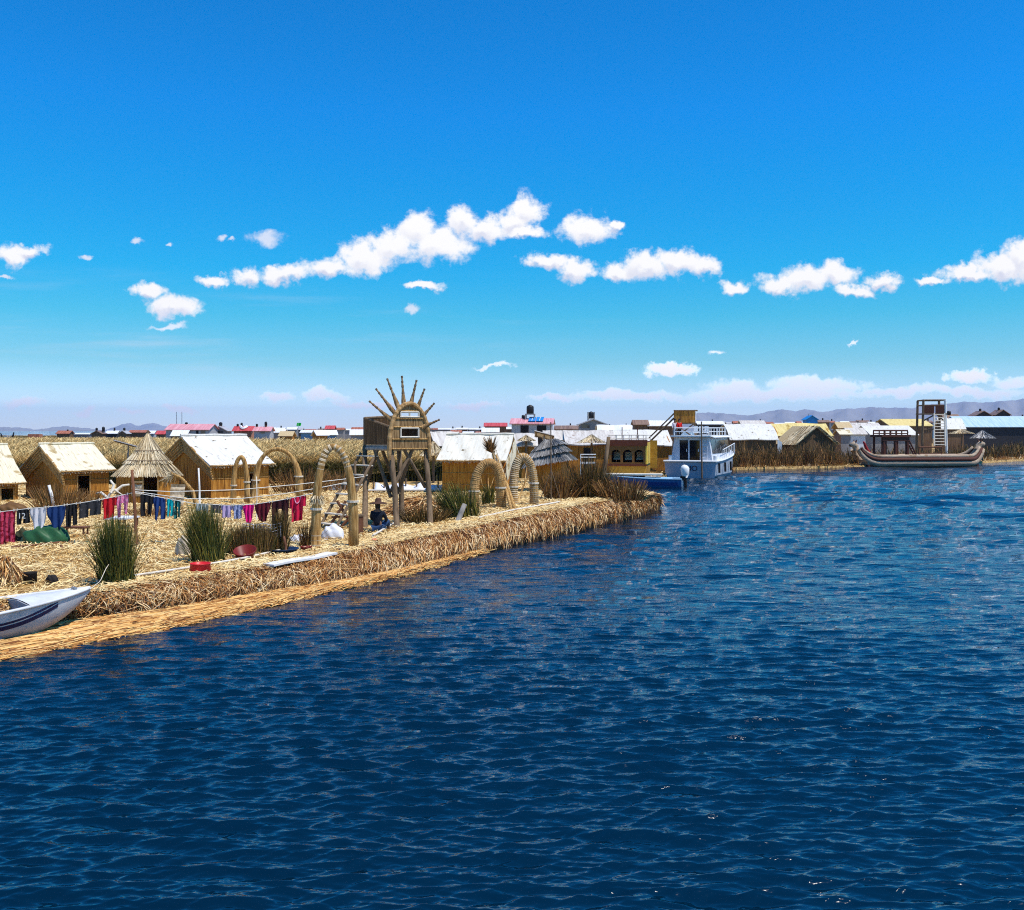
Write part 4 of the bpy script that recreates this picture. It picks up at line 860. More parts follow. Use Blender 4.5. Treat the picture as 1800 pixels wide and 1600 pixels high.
# ------------------------------------------------------------------ clothes lines
M['line'] = flat('washing_line', (0.72, 0.70, 0.64), 0.7)
def pole(label, foot, top, r, mat, name='pole'):
    c = GD(*foot); e = Vector((X(top[0], c.y) - c.x, 0, Z(top[1], c.y) - c.z)); mb = MB(); mb.tube([(0, 0, -.1), e * .5 + Vector((.015, 0, 0)), e], [r, r * .9, r * .8], 8)
    return tag(build(name, mb, mat, None, True), label, 'pole'), c
pole('brown clothes line post in the middle of the washing', (240, 956), (232, 826), .052, M['wood_red'])[0].location = GD(240, 956)
for lab, f, tp, r, m_ in (('straight white stake in front of the large hut', (351, 892), (349, 823), .045, M['white_wood']), ('leaning white stake in front of the cream roofed hut', (97, 898), (86, 853), .075, M['white_wood']),
    ('rusty short post in front of the tall green clump', (196, 986), (197, 937), .05, M['wood_red']), ('pinkish stub post standing by the navy basin', (503, 974), (499, 943), .04, M['wood_red']), ('grey slanted stump right of the stilt tower', (803, 916), (817, 886), .10, M['wood_grey']),
    ('thin pale prop holding the washing beside the maroon shirt', (451, 915), (451, 838), .022, M['wood_pale']), ('dark leaning pole in front of the yellow boat', (1058, 858), (1070, 768), .12, M['wood']), ('tiny stub peg in the straw near the green tarp', (110, 966), (106, 958), .04, M['wood_red'])):
    o, c = pole(lab, f, tp, r, m_); o.location = c
DL = 28.7
def line(label, pts, r=.012):
    P = [PT(*p) for p in pts]; mb = MB(); c = P[0]; Q = []
    for a, b in zip(P, P[1:]): Q += [a.lerp(b, i / 6) - c for i in range(6)]
    Q.append(P[-1] - c); mb.tube(Q, r, 5); o = build('clothes_line', mb, M['line'], None); o.location = c; return tag(o, label, 'clothes line')
LINE1 = [(-60, 908), (0, 900), (52, 894), (100, 890), (150, 883), (190, 876), (236, 866)]
LINE2 = [(236, 866), (280, 874), (340, 885), (400, 888.5), (445, 887), (490, 880), (535, 871), (558, 865)]
line('washing line from the left edge to the brown post', [(*p, DL) for p in LINE1]); line('washing line from the brown post to the big hoop', [(*p, DL) for p in LINE2])
line('bare rope high above the washing, running toward the tower', [(232, 861, 28.9), (300, 864.5, 29.5), (420, 861, 30.5), (520, 852, 31.4), (600, 843, 32.2), (640, 838, 33)])
line('second bare rope sagging just over the washing', [(236, 864, 28.9), (330, 877, 29.2), (420, 877, 29.6), (500, 868, 30), (560, 858, 30.4), (610, 848, 31)])
def ly(px):
    L = LINE1 if px < 236 else LINE2
    return float(np.interp(px, [p[0] for p in L], [p[1] for p in L]))
def lettering(name, body, size, ext, mat, parent):
    cu_ = bpy.data.curves.new(name, 'FONT'); cu_.body = body; cu_.size = size; cu_.extrude = ext; cu_.align_x = 'CENTER'
    tmp = bpy.data.objects.new(name, cu_); COL.objects.link(tmp); bpy.context.view_layer.update()
    me = bpy.data.meshes.new_from_object(tmp.evaluated_get(bpy.context.evaluated_depsgraph_get())); bpy.data.objects.remove(tmp); bpy.data.curves.remove(cu_); me.materials.clear(); me.name = name
    return link(name, me, mat, parent)
def cloth_mat(name, c, pat=None):
    return nmat(name, [(0.35, tuple(x * .8 for x in c)), (0.65, c)], ns=3, rough=.9, spots=pat, bump=.2)
def garment(kind, label, cat, x0, x1, ybot, mat, text=None, trim=None):
    """hangs from the line between image columns x0 and x1, down to row ybot"""
    k = DL / F; w = (x1 - x0) * k; ya, yb = ly(x0), ly(x1); h = (ybot - (ya + yb) / 2) * k
    c = PT((x0 + x1) / 2, (ya + yb) / 2, DL - .02); mb = MB(); sl = -(yb - ya) * k
    ph = random.random() * 9; nf = random.uniform(2.2, 3.6)
    def P(u, v):      # u -.5 .. .5 across, v 0 at the line .. 1 at the hem
        f = (.018 + .055 * v) * math.sin(u * nf * 6.28 + ph) + .02 * math.sin(u * 21 + v * 5 + ph)
        return Vector((u * w * (1 - .05 * v), f - .03 * v, sl * u - v * h - .01 - .02 * math.sin(v * 3) * math.sin(u * 5 + ph)))
    def panel(fl, fr, v0, v1, nu=12, nv=12):
        vs, fs = [], []
        for lay in (0, 1):
            for j in range(nv + 1):
                v = v0 + (v1 - v0) * j / nv
                for i in range(nu + 1): p = P(fl(v) + (fr(v) - fl(v)) * i / nu, v); vs.append(p + Vector((0, .012 * lay, 0)))
        m_ = (nu + 1) * (nv + 1)
        for l in (0, 1):
            for j in range(nv):
                for i in range(nu): q = l * m_ + j * (nu + 1) + i; fs.append((q, q + 1, q + nu + 2, q + nu + 1))
        for j in range(nv): 
            for i in (0, nu): q = j * (nu + 1) + i; fs.append((q, q + nu + 1, q + nu + 1 + m_, q + m_))
        mb.add(vs, fs)
    if kind == 'towel': panel(lambda v: -.5, lambda v: .5, 0, 1)
    elif kind == 'drape': panel(lambda v: -.5 + .42 * v ** 2, lambda v: .5 - .30 * v ** 1.6, 0, 1)
    elif kind == 'shirt':
        panel(lambda v: -.34, lambda v: .34, 0, 1); panel(lambda v: -.5 - 0 * v, lambda v: -.34, .0, .42, 4, 6); panel(lambda v: .34, lambda v: .5, 0, .42, 4, 6)
    elif kind == 'pants':
        panel(lambda v: -.5, lambda v: .5, 0, .36); panel(lambda v: -.5 + .06 * v, lambda v: -.03 - .12 * v, .36, 1, 6); panel(lambda v: .03 + .10 * v, lambda v: .5 - .08 * v, .36, .9, 6)
    elif kind == 'shorts':
        panel(lambda v: -.5, lambda v: .5, 0, .5); panel(lambda v: -.5, lambda v: -.04, .5, 1, 6); panel(lambda v: .04, lambda v: .5, .5, .95, 6)
    o = build(cat.replace(' ', '_'), mb, mat, None, True); o.location = c; tag(o, label, cat)
    mb = MB()
    for u in (-.42, .42): mb.box((u * w, -.012, sl * u + .005), (.02, .03, .07))
    build('peg', mb, M['wood_pale'], o)
    if trim: mb = MB(); mb.tube([P(-.2 + .4 * i / 10, .02 + .26 * math.sin(math.pi * i / 10)) + Vector((0, -.02, 0)) for i in range(11)], .014, 5); build('neck_trim', mb, trim, o)
    if text:
        to = lettering('number', text, h * .55, .002, M['white_paint'], o); to.location = (0, -.085, -h * .62); to.rotation_euler = (R(90), 0, 0)
    return o
C_ = lambda n_, c, pat=None: cloth_mat(n_, c, pat)
garment('towel', 'long pink and red patterned dress at the left end of the line', 'dress', -2, 27, 966, C_('pink_print', (.62, .06, .13), (9, .5, (.45, .12, .2))))
garment('shorts', 'black garment with the white number 12', 'shorts', 29, 52, 921, M['black'], text='12')
garment('drape', 'white trousers hung crooked with one long leg', 'trousers', 53, 82, 939, C_('white_cotton', (.72, .70, .74)))
garment('drape', 'navy towel folded into a point above the green tarp', 'towel', 83, 116, 934, C_('navy_towel', (.012, .045, .17)))
garment('shorts', 'black shorts next to the navy towel', 'shorts', 117, 136, 925, M['black'])
garment('shorts', 'charcoal striped cloth right of the black shorts', 'cloth', 138, 178, 908, C_('charcoal_cloth', (.035, .035, .04), (14, .6, (2.5, 2.4, 2.3))))
garment('shirt', 'plain red shirt left of the brown post', 'shirt', 179, 206, 910, C_('red_cotton', (.55, .012, .02)))
garment('pants', 'pink patterned leggings left of the brown post', 'leggings', 206, 226, 908, C_('pink_pattern', (.70, .16, .34), (22, .5, (1.2, 2.6, 1.7))))
garment('pants', 'black trousers right of the brown post', 'trousers', 246, 269, 908, M['black'])
garment('pants', 'navy blue trousers beside the turquoise leggings', 'trousers', 270, 291, 915, C_('navy_cotton', (.015, .05, .20)))
garment('pants', 'bright turquoise leggings beside the navy trousers', 'leggings', 293, 305, 909, C_('turquoise', (.0, .42, .48)))
garment('pants', 'teal and black leggings above the broad green clump', 'leggings', 307, 318, 912, C_('teal', (.02, .20, .20), (8, .5, (.1, .15, .15))))
garment('shorts', 'pale blue grey shorts over the green clump', 'shorts', 344, 367, 907, C_('pale_blue', (.50, .57, .60)))
garment('shorts', 'dark grey shorts hanging over the green clump', 'shorts', 369, 388, 902, C_('grey_cotton', (.10, .09, .10)))
garment('shirt', 'lilac blouse over the short reed clump', 'blouse', 388, 409, 909, C_('lilac', (.46, .36, .58)))
garment('shirt', 'blue and white patterned shirt next to the hot pink top', 'shirt', 409, 427, 911, C_('blue_pattern', (.20, .24, .45), (18, .52, (2.4, 2.2, 1.6))))
garment('drape', 'hot pink top hanging to a point', 'top', 427, 447, 919, C_('hot_pink', (.85, .01, .24)))
garment('drape', 'maroon red shirt right of the hot pink top', 'shirt', 448, 476, 917, C_('maroon', (.13, .010, .022)))
garment('pants', 'dark maroon trousers left of the pink red shirt', 'trousers', 477, 508, 922, C_('dark_maroon', (.045, .008, .012)))
garment('shirt', 'pink red shirt with pale collar nearest the big hoop', 'shirt', 508, 538, 915, C_('pink_red', (.72, .015, .07)), trim=C_('collar_pink', (.8, .35, .55)))

# ------------------------------------------------------------------ things on the ground
M['red_plastic'] = flat('red_plastic', (.62, .02, .03), .4, .06); M['maroon_plastic'] = flat('maroon_plastic', (.17, .018, .016), .4); M['navy_plastic'] = flat('navy_plastic', (.012, .03, .08), .4)
M['tan_plastic'] = flat('sun_faded_plastic', (.50, .42, .32), .5); M['green_tarp'] = nmat('green_tarpaulin', [(.3, (.012, .06, .022)), (.7, (.035, .13, .05))], ns=3, rough=.5, bump=.4); M['white_cloth'] = nmat('white_sheeting', [(.3, (.62, .62, .66)), (.7, (.80, .80, .83))], ns=3, rough=.7, bump=.2)
def basin(label, px, py, wpx, hgt, mat, name='basin', tilt=0, flare=.75, handles=False):
    c = GD(px, py); r = wpx * c.y / F / 2; mb = MB(); mb.lathe([(.01, .012), (r * flare * .96, .012), (r * .96, hgt - .005), (r * 1.05, hgt), (r * 1.05, hgt - .02), (r, hgt - .03), (r * flare, 0), (.01, 0)], 26)
    o = build(name, mb, mat, None, True); o.location = c; o.rotation_euler = (tilt, 0, 0); return tag(o, label, name.replace('_', ' '))
basin('bright red basin upside down on the straw by the bank', 352, 1006, 34, .22, M['red_plastic'], flare=1.12)
basin('dark maroon tub tipped toward the water, behind the bank', 432, 981, 38, .24, M['maroon_plastic'], 'tub', R(22))
basin('flat navy blue basin left of the big hoop foot', 497, 972, 54, .13, M['navy_plastic'])
basin('little maroon bowl at the foot of the big hoop', 538, 968, 20, .12, M['maroon_plastic'], 'bowl')
basin('black cooking pot on the straw above the white skiff, left of the black lump', 53, 1025, 22, .24, M['dark_hole'], 'pot', 0, 1.0)
def lump(label, px, py, wpx, hpx, mat, name, cat, seed=1, flat_=.7, rz=0):
    c = GD(px, py); k = c.y / F; bm = bmesh.new(); bmesh.ops.create_icosphere(bm, subdivisions=4, radius=1); rd = random.Random(seed); ph = [rd.uniform(0, 6) for _ in range(6)]
    for v in bm.verts:
        f = 1 + .10 * math.sin(v.co.x * 4 + ph[0]) * math.sin(v.co.y * 3 + ph[1]) + .06 * math.sin(v.co.x * 9 + v.co.z * 6 + ph[2]) + .04 * math.sin(v.co.y * 13 + v.co.x * 5 + ph[3])
        z = v.co.z; v.co = Vector((v.co.x * f, v.co.y * f, max(z, -.02) ** .7 * f if z > 0 else z * .05))
        v.co.x *= wpx * k / 2; v.co.y *= wpx * k / 2 * flat_; v.co.z *= hpx * k
    me = bpy.data.meshes.new(name); bm.to_mesh(me); bm.free(); me.shade_smooth(); o = link(name, me, mat); o.location = c; o.rotation_euler.z = rz; return tag(o, label, cat)
lump('round black lump beside the black cooking pot', 91, 1024, 22, 13, M['dark_hole'], 'black_stone', 'stone', 2)
lump('sun faded tan sack standing left of the broad green clump', 322, 976, 27, 32, M['tan_plastic'], 'sack', 'sack', 3, .8)
lump('white crumpled sack beside the big hoop, in front of the trestle', 586, 947, 40, 24, M['white_cloth'], 'white_sack', 'sack', 4)
lump('green tarpaulin thrown over a low pile under the washing', 80, 955, 84, 30, M['green_tarp'], 'green_tarp', 'tarpaulin', 5, .55)
lump('olive blanket heap at the left end of the green tarpaulin', 40, 953, 32, 22, C_('olive_blanket', (.05, .055, .03)), 'blanket_heap', 'blanket', 6)
lump('brown firewood heap beside the left clothes, near the hut door', 22, 900, 50, 16, M['reed_dry'], 'firewood_heap', 'firewood', 7)
lump('white plastic sheet crumpled beside the navy basin', 525, 952, 30, 12, M['white_cloth'], 'plastic_sheet', 'sheet', 8)
lump('small red cloth dropped on the straw by the sitting person', 658, 951, 12, 4, M['red_plastic'], 'red_cloth', 'cloth', 9)
def table(label, px, py, wpx, hpx, topmat, dpt=.6, cat='table'):
    c = GD(px, py); k = c.y / F; w, h = wpx * k, hpx * k; t = thing('table', label, cat, c, R(-8))
    mb = MB(); mb.box((0, 0, h), (w, dpt, .05)); build('table_top', mb, topmat, t)
    for sx in (-1, 1):
        for sy in (-1, 1): mb = MB(); mb.bar((sx * (w / 2 - .06), sy * (dpt / 2 - .06), -.03), (sx * (w / 2 - .06), sy * (dpt / 2 - .06), h), .03); build('leg', mb, M['wood_red'], t)
    return t
table('white topped work table behind the tall green clump', 214, 930, 42, 20, M['white_cloth'], .9); table('low brown bench in front of the black shorts', 132, 942, 46, 15, M['wood_red'], .35, 'bench')
def crate():
    c = GD(629, 938); t = thing('wooden_crate', 'tall brown wooden crate between the big hoop and the tower leg', 'crate', c, R(20)); mb = MB(); mb.box((0, 0, .28), (.30, .30, .56)); build('box', mb, M['wood_red'], t); mb = MB(); mb.box((0, 0, .585), (.34, .34, .045)); build('lid', mb, M['wood'], t)
crate()
def plank(label, a, b, w, mat, t=.05, name='plank', z=.03):
    p, q = GD(*a), GD(*b); v = q - p; L = v.length; ang = math.atan2(v.y, v.x); mb = MB(); mb.sheet((0, -w / 2, 0), (L, 0, 0), (0, w, 0), 14, 2, t, lambda u, s: .012 * math.sin(u * 7))
    o = build(name, mb, mat, None); o.location = p + Vector((0, 0, z)); o.rotation_euler = (0, -math.asin(v.z / L), ang); return tag(o, label, name.replace('_', ' '))
plank('broad white plank laid along the edge of the bank', (472, 994), (584, 973), .36, M['white_wood'])
def lying(label, pts, r, mat=None):
    P = [GD(*p) + Vector((0, 0, .06)) for p in pts]; c = P[0]; mb = MB(); mb.tube([p - c for p in resample(P, 20)], r, 7); o = build('lying_pole', mb, mat or M['wood_pale'], None, True); o.location = c; return tag(o, label, 'pole')
lying('long pale pole lying on the bank from the skiff bow to the white plank', [(170, 1026), (240, 1016), (340, 1001), (430, 985), (500, 969)], .03); lying('long pale pole lying on the bank below the thick hoops', [(842, 913), (900, 900), (950, 891), (984, 885)], .04)
lying('short pale pole lying beside the sitting person', [(655, 945), (700, 918)], .035); lying('thin brown pole along the straw in front of the green tarp', [(20, 966), (60, 962), (122, 955)], .03, M['wood_red'])
# sagging white sheet on stakes behind the tower
def windbreak():
    d = 52; p, q = PT(648, 862, d), PT(768, 862, d); t = thing('white_tarp', 'long sagging white tarp on stakes behind the stilt tower', 'tarpaulin', (p.x, d, .75)); L = q.x - p.x; h = Z(846, d) - .8
    mb = MB(); mb.sheet((0.3, .0, .06), (L, 0, 0), (0, .5, h * .8), 24, 6, .03, lambda u, v: -.22 * abs(math.sin(u * 9)) * v + .05 * math.sin(u * 31)); build('sheet', mb, M['white_cloth'], t, True)
    for i in range(7): mb = MB(); mb.bar((.2 + L * i / 6.3, .32, -.1), (.22 + L * i / 6.3, .36, h * (1.05 + .35 * (i % 2))), .045); build('stake', mb, M['wood'], t)
    mb = MB(); mb.bar((0, -.1, .04), (L, -.1, .05), .05); build('ground_pole', mb, M['wood_pale'], t)
windbreak()
for lab, px, py, w, m_ in (('short stack of pale boards beside the large hut', 600, 862, 40, M['white_wood']),):
    c = GD(px, py); mb = MB()
    for i in range(4): mb.box((random.uniform(-.1, .1), i * .08, .05 + i * .07), (w * c.y / F, .5, .05), Matrix.Rotation(random.uniform(-.1, .1), 4, 'Z'))
    tag(build('board_stack', mb, m_, None), lab, 'board stack').location = c

# odds and ends around the huts
c = GD(188, 890); mb = MB()
for pts in (((0, 0, 0), (.1, 0, .5), (.35, 0, .72), (.8, -.1, .45)), ((.05, 0, .35), (-.25, 0, .6), (-.5, .05, .55)), ((.2, 0, .6), (.3, 0, .95), (.15, 0, 1.15)), ((.4, 0, .68), (.65, .1, .9), (.95, .1, .95))): mb.tube([Vector(p) for p in pts], [.07, .06, .045, .02][:len(pts)], 7)
tag(build('driftwood', mb, M['wood_pale'], None, True), 'twisted pale driftwood branch between the cream roofed hut and the round hut', 'driftwood').location = c
P = [GD(345, 892), GD(338, 880), GD(322, 868), GD(305, 862)]; c = P[0]; Q = [Vector((0, 0, 0)), Vector((-.15, 0, .7)), Vector((-.62, 0, 1.25)), Vector((-1.1, 0, 1.5))]; mb = MB(); mb.tube(resample(Q, 12), [.10 - .004 * i for i in range(12)], 8)
o = tag(build('reed_bundle', mb, M['bundle'], None, True), 'bent reed bundle drooping against the right side of the round hut', 'reed bundle'); o.location = c
B = np.array([[*(Q[3] + Vector((random.gauss(.1, .1), 0, random.gauss(0, .05))))] for _ in range(70)]); ribbons('loose_reeds', B, B + np.stack([rng.uniform(-.5, -.1, 70), rng.normal(0, .1, 70), rng.normal(-.25, .12, 70)], 1), .022, M['thatch_blade'], o)
c = GD(309, 889); mb = MB(); mb.sheet((-.3, 0, 0), (.62, .05, 0), (.04, .12, .95), 6, 8, .03, lambda u, v: .03 * math.sin(v * 20)); tag(build('woven_mat', mb, M['wrap'], None), 'pale woven reed mat propped up right of the round hut door', 'mat').location = c
c = GD(466, 968); mb = MB(); w_, h_ = 66 * c.y / F, 22 * c.y / F
for i in range(12): mb.bar((-w_ / 2 + w_ * i / 11, .02 * math.sin(i), .42), (-w_ / 2 + w_ * i / 11, .02 * math.cos(i * 2), .42 + h_), .010, n=4)
for j in range(5): mb.tube([(-w_ / 2 + w_ * i / 11, .02 * math.sin(i + j), .42 + h_ * j / 4 + .03 * math.sin(i * 1.3)) for i in range(12)], .010, 4)
tag(build('fishing_net', mb, M['white_cloth'], None), 'white fishing net draped over the shorter reed clump behind the maroon tub', 'net').location = c - Vector((0, .35, 0))
# ------------------------------------------------------------------ people
M['skin'] = flat('skin', (.26, .13, .075), .6, .06); M['hair'] = flat('dark_hair', (.012, .009, .008), .5)
def skinned(name, joints, edges, mat, parent=None, sub=2, root=0):
    me = bpy.data.meshes.new(name); me.from_pydata([j[0] for j in joints], edges, []); me.update(); o = link(name, me, mat, parent)
    sk = o.modifiers.new('skin', 'SKIN'); sk.use_smooth_shade = True
    for v, j in zip(me.skin_vertices[0].data, joints): v.radius = j[1] if hasattr(j[1], '__len__') else (j[1], j[1])
    me.skin_vertices[0].data[root].use_root = True
    o.modifiers.new('sub', 'SUBSURF').levels = sub; o.modifiers['sub'].render_levels = sub; return o
def person(label, loc, rz, pose, top, legs, hat=None, s=1.0):
    t = pose; sit = pose == 'sitting'; hip = .16 if sit else .92
    J = [((0, 0, hip), (.15, .12)), ((0, .01, hip + .22), (.135, .105)), ((0, .0, hip + .44), (.165, .11)), ((0, -.02, hip + .56), (.055, .055)), ((0, -.05, hip + .66), (.075, .09)), ((0, -.05, hip + .78), (.08, .095))]
    E_ = [(0, 1), (1, 2), (2, 3), (3, 4), (4, 5)]
    def limb(root, pts):
        p = root
        for q in pts: J.append(q); E_.append((p, len(J) - 1)); p = len(J) - 1
        return p
    for sx in (-1, 1):
        sh_ = limb(2, [((sx * .19, 0, hip + .46), .058)])
        if sit: hd = limb(sh_, [((sx * .26, -.10, hip + .24), .046), ((sx * .17, -.30, hip + .16), .036), ((sx * .13, -.37, hip + .16), .03)])
        else: hd = limb(sh_, [((sx * .24, -.01, hip + .20), .045), ((sx * .25, -.06, hip - .03), .036), ((sx * .25, -.07, hip - .10), .03)])
        hx, hy, hz = J[hd][0]
        for f in range(5): limb(hd, [((hx + (f - 2) * .013 * 1.2, hy - (.03 if f else .0), hz - (.05 if f else .02)), .011), ((hx + (f - 2) * .017, hy - .045, hz - .085 + .01 * abs(f - 2)), .009)])
        hp = limb(0, [((sx * .10, 0, hip - .05), (.095, .095))])
        if sit: limb(hp, [((sx * .17, -.40, hip + .16), .07), ((sx * .12, -.62, .06), .05), ((sx * .13, -.76, .03), .04)])
        else: limb(hp, [((sx * .11, -.02, .48), .065), ((sx * .11, .02, .09), .042), ((sx * .12, -.13, .04), .04)])
    o = skinned('person', J, E_, M['skin']); o.location = loc; o.rotation_euler.z = rz; o.scale = (s, s, s); tag(o, label, 'person')
    n0 = 6
    def part_(name, pts, eds, mat): return skinned(name, pts, eds, mat, o)
    P = [((0, 0, hip - .02), (.17, .14)), ((0, .01, hip + .22), (.155, .125)), ((0, 0, hip + .43), (.185, .13)), ((0, -.01, hip + .53), (.075, .075))]; Q = [(0, 1), (1, 2), (2, 3)]
    for sx in (-1, 1):
        b = len(P); P.append(((sx * .20, 0, hip + .455), .072)); Q.append((2, b))
        if sit: P += [((sx * .265, -.10, hip + .24), .062), ((sx * .18, -.28, hip + .165), .052)]
        else: P += [((sx * .245, -.01, hip + .20), .060), ((sx * .25, -.05, hip + .0), .05)]
        Q += [(b, b + 1), (b + 1, b + 2)]
    part_('jacket', P, Q, top)
    P = [((0, 0, hip - .0), (.165, .135))]; Q = []
    for sx in (-1, 1):
        b = len(P); P.append(((sx * .10, 0, hip - .05), .115)); Q.append((0, b))
        if sit: P += [((sx * .17, -.40, hip + .165), .10), ((sx * .13, -.58, .12), .085)]
        else: P += [((sx * .11, -.02, .48), .085), ((sx * .11, .02, .12), .07)]
        Q += [(b, b + 1), (b + 1, b + 2)]
    part_('trousers', P, Q, legs)
    hz = hip + .78
    mb = MB(); mb.lathe([(.098, -.02), (.102, .04), (.08, .105), (.01, .125)], 16, (0, -.03, hz - .03)); mb.lathe([(.09, -.16), (.1, -.02)], 10, (0, -.025, hz - .03), R(20), R(160)); build('hair', mb, M['hair'], o, True)
    mb = MB()
    for sx in (-1, 1): mb.lathe([(.001, -.012), (.012, 0), (.001, .012)], 8, (sx * .033, -.135, hz - .02))
    build('eye', mb, M['hair'], o)
    mb = MB(); mb.tube([(0, -.135, hz - .02), (0, -.158, hz - .055), (0, -.14, hz - .062)], [.008, .014, .01], 6); build('nose', mb, M['skin'], o, True)
    if hat:
        mb = MB(); mb.lathe([(.001, .165), (.07, .16), (.10, .11), (.112, .03), (.20, .015), (.29, -.015), (.292, -.028), (.20, 0.0), (.108, .008)], 26, (0, -.04, hz)); build('hat', mb, hat, o, True)
    return o
c = GD(664, 934); person('person in a dark jacket and wide brimmed hat sitting in the shade of the tower', c, R(165), 'sitting', C_('navy_jacket', (.012, .016, .028)), C_('blue_skirt', (.03, .07, .16)), flat('brown_hat', (.075, .035, .022), .8))

# ------------------------------------------------------------------ boats
def loft(name, secs, mat, parent, closed=False, smooth_=True):
    mb = MB(); m = len(secs[0]); vs = [p for s in secs for p in s]; fs = []
    for i in range(len(secs) - 1):
        for j in range(m - 1 + (1 if closed else 0)): j2 = (j + 1) % m; fs.append((i * m + j, i * m + j2, (i + 1) * m + j2, (i + 1) * m + j))
    return build(name, mb.add(vs, fs), mat, parent, smooth_)
M['gel_white'] = nmat('white_gelcoat', [(.3, (.55, .54, .53)), (.7, (.76, .76, .76))], ns=2.5, rough=.35, spots=(4, .66, (.75, .68, .6)))
M['navy_stripe'] = flat('navy_stripe', (.012, .02, .075), .4); M['grey_in'] = flat('grey_interior', (.30, .31, .34), .6)
def hull(L, bw, h0, h1, bow=1.0, flare=.78, n=26, pw=2.2, draft=.22):
    """half sections from stern (x=0) to bow (x=L): returns functions for gunwale half width and height"""
    gw = lambda s: bw / 2 * (1 - max(0, (s - .35) / .65) ** pw) ; gh = lambda s: h0 + (h1 - h0) * s ** 2.2
    kz = lambda s: -draft + (h1 + draft - .06) * max(0, (s - .62) / .38) ** 2.4
    return gw, gh, kz
def skiff():
    tip = PT(160, 1036, 19.6); ang = R(47); L = 4.6; t = thing('skiff', 'white fibreglass skiff with navy stripes, bow resting on the reed mat', 'boat', (tip.x - L * math.cos(ang), tip.y - L * math.sin(ang), .10), ang); t.rotation_euler = (0, R(-1.5), ang)
    gw, gh, kz = hull(L, 1.75, .46, .58, draft=.10, pw=2.6); N = 34; sec, ins = [], []
    for i in range(N + 1):
        s = i / N; w, h, k = gw(s), gh(s), kz(s)
        half = [(0, k), (w * .55, k + .04 * (1 - s)), (w * .80, k + (h - k) * .35), (w * .94, k + (h - k) * .75), (w, h)]
        x = lambda z: s * L - (.10 * (h - z) * (s > .9))
        sec.append([(s * L, -a, b) for a, b in half[::-1]] + [(s * L, a, b) for a, b in half[1:]])
    loft('hull', sec, M['gel_white'], t)
    mb = MB(); tr = sec[0]; mb.add(tr, [tuple(range(len(tr)))]); build('transom', mb, M['gel_white'], t)
    mb = MB()
    for sy in (-1, 1): mb.tube([(i / N * L, sy * gw(i / N), gh(i / N) + .01) for i in range(N + 1)], .032, 7)
    build('gunwale', mb, M['gel_white'], t, True)
    s0 = .70; vs = []; fs = []
    for i in range(13):
        s = s0 + (1 - s0) * i / 12; w = max(.005, gw(s) - .02)
        for j in range(7): u = -1 + j / 3; vs.append((s * L, u * w, gh(s) + .05 * (1 - u * u) + .005))
    for i in range(12):
        for j in range(6): fs.append((i * 7 + j, i * 7 + j + 1, (i + 1) * 7 + j + 1, (i + 1) * 7 + j))
    mb = MB(); mb.add(vs, fs); build('foredeck', mb, M['gel_white'], t, True)
    mb = MB(); w = gw(s0) - .03; hk = gh(s0) - kz(s0); mb.prism([(s0 * L, -w * .5, kz(s0) + .06), (s0 * L, w * .5, kz(s0) + .06), (s0 * L, w * .76, kz(s0) + hk * .35), (s0 * L, w * .90, kz(s0) + hk * .75), (s0 * L, w, gh(s0)), (s0 * L, 0, gh(s0) + .045), (s0 * L, -w, gh(s0)), (s0 * L, -w * .90, kz(s0) + hk * .75), (s0 * L, -w * .76, kz(s0) + hk * .35)], (-.03, 0, 0)); bh = build('bulkhead', mb, M['grey_in'], t)
    mb = MB(); mb.box((s0 * L - .035, -.22, .3), (.02, .34, .2)); build('locker_hatch', mb, M['gel_white'], bh)
    mb = MB(); mb.box((L * .28, 0, .0), (L * .62, 1.15, .05)); build('floor', mb, M['grey_in'], t)
    for x in (.9, 1.9): mb = MB(); mb.box((x, 0, .34), (.38, 1.42, .07)); build('thwart', mb, M['white_paint'], t)
    mb = MB()
    for sy in (-1, 1):
        for (lo, hi, e) in ((.42, .56, .006), (.60, .68, .006)):
            vs, fs = [], []
            for i in range(22):
                s = i / 21 * .82; w, h, k = gw(s), gh(s), kz(s); up = .30 * max(0, (s - .58) / .24) ** 1.6
                for f in (lo + up, hi + up): f = min(f, .93); z = k + (h - k) * f; ww = w * (np.interp(f, [0, .35, .75, 1], [.55, .80, .94, 1])); vs.append((s * L, sy * (ww + e), z))
            for i in range(21): fs.append((2 * i, 2 * i + 1, 2 * i + 3, 2 * i + 2))
            mb.add(vs, fs)
    build('side_stripe', mb, M['navy_stripe'], t, True)
    mb = MB(); mb.box((L * .93, 0, gh(.93) + .07), (.05, .16, .05)); mb.box((L * .93, 0, gh(.93) + .03), (.12, .05, .06)); build('cleat', mb, M['metal'], t)
skiff()
P = [PT(158, 1036, 19.5), PT(176, 1022, 20), PT(186, 1000, 20.8), PT(196, 985, 21.4)]; c = P[0]; mb = MB(); mb.tube([p - c for p in resample(P, 14)], .007, 6); tag(build('mooring_rope', mb, M['rope'], None), 'pale mooring rope from the skiff bow to the rusty short post', 'rope').location = c

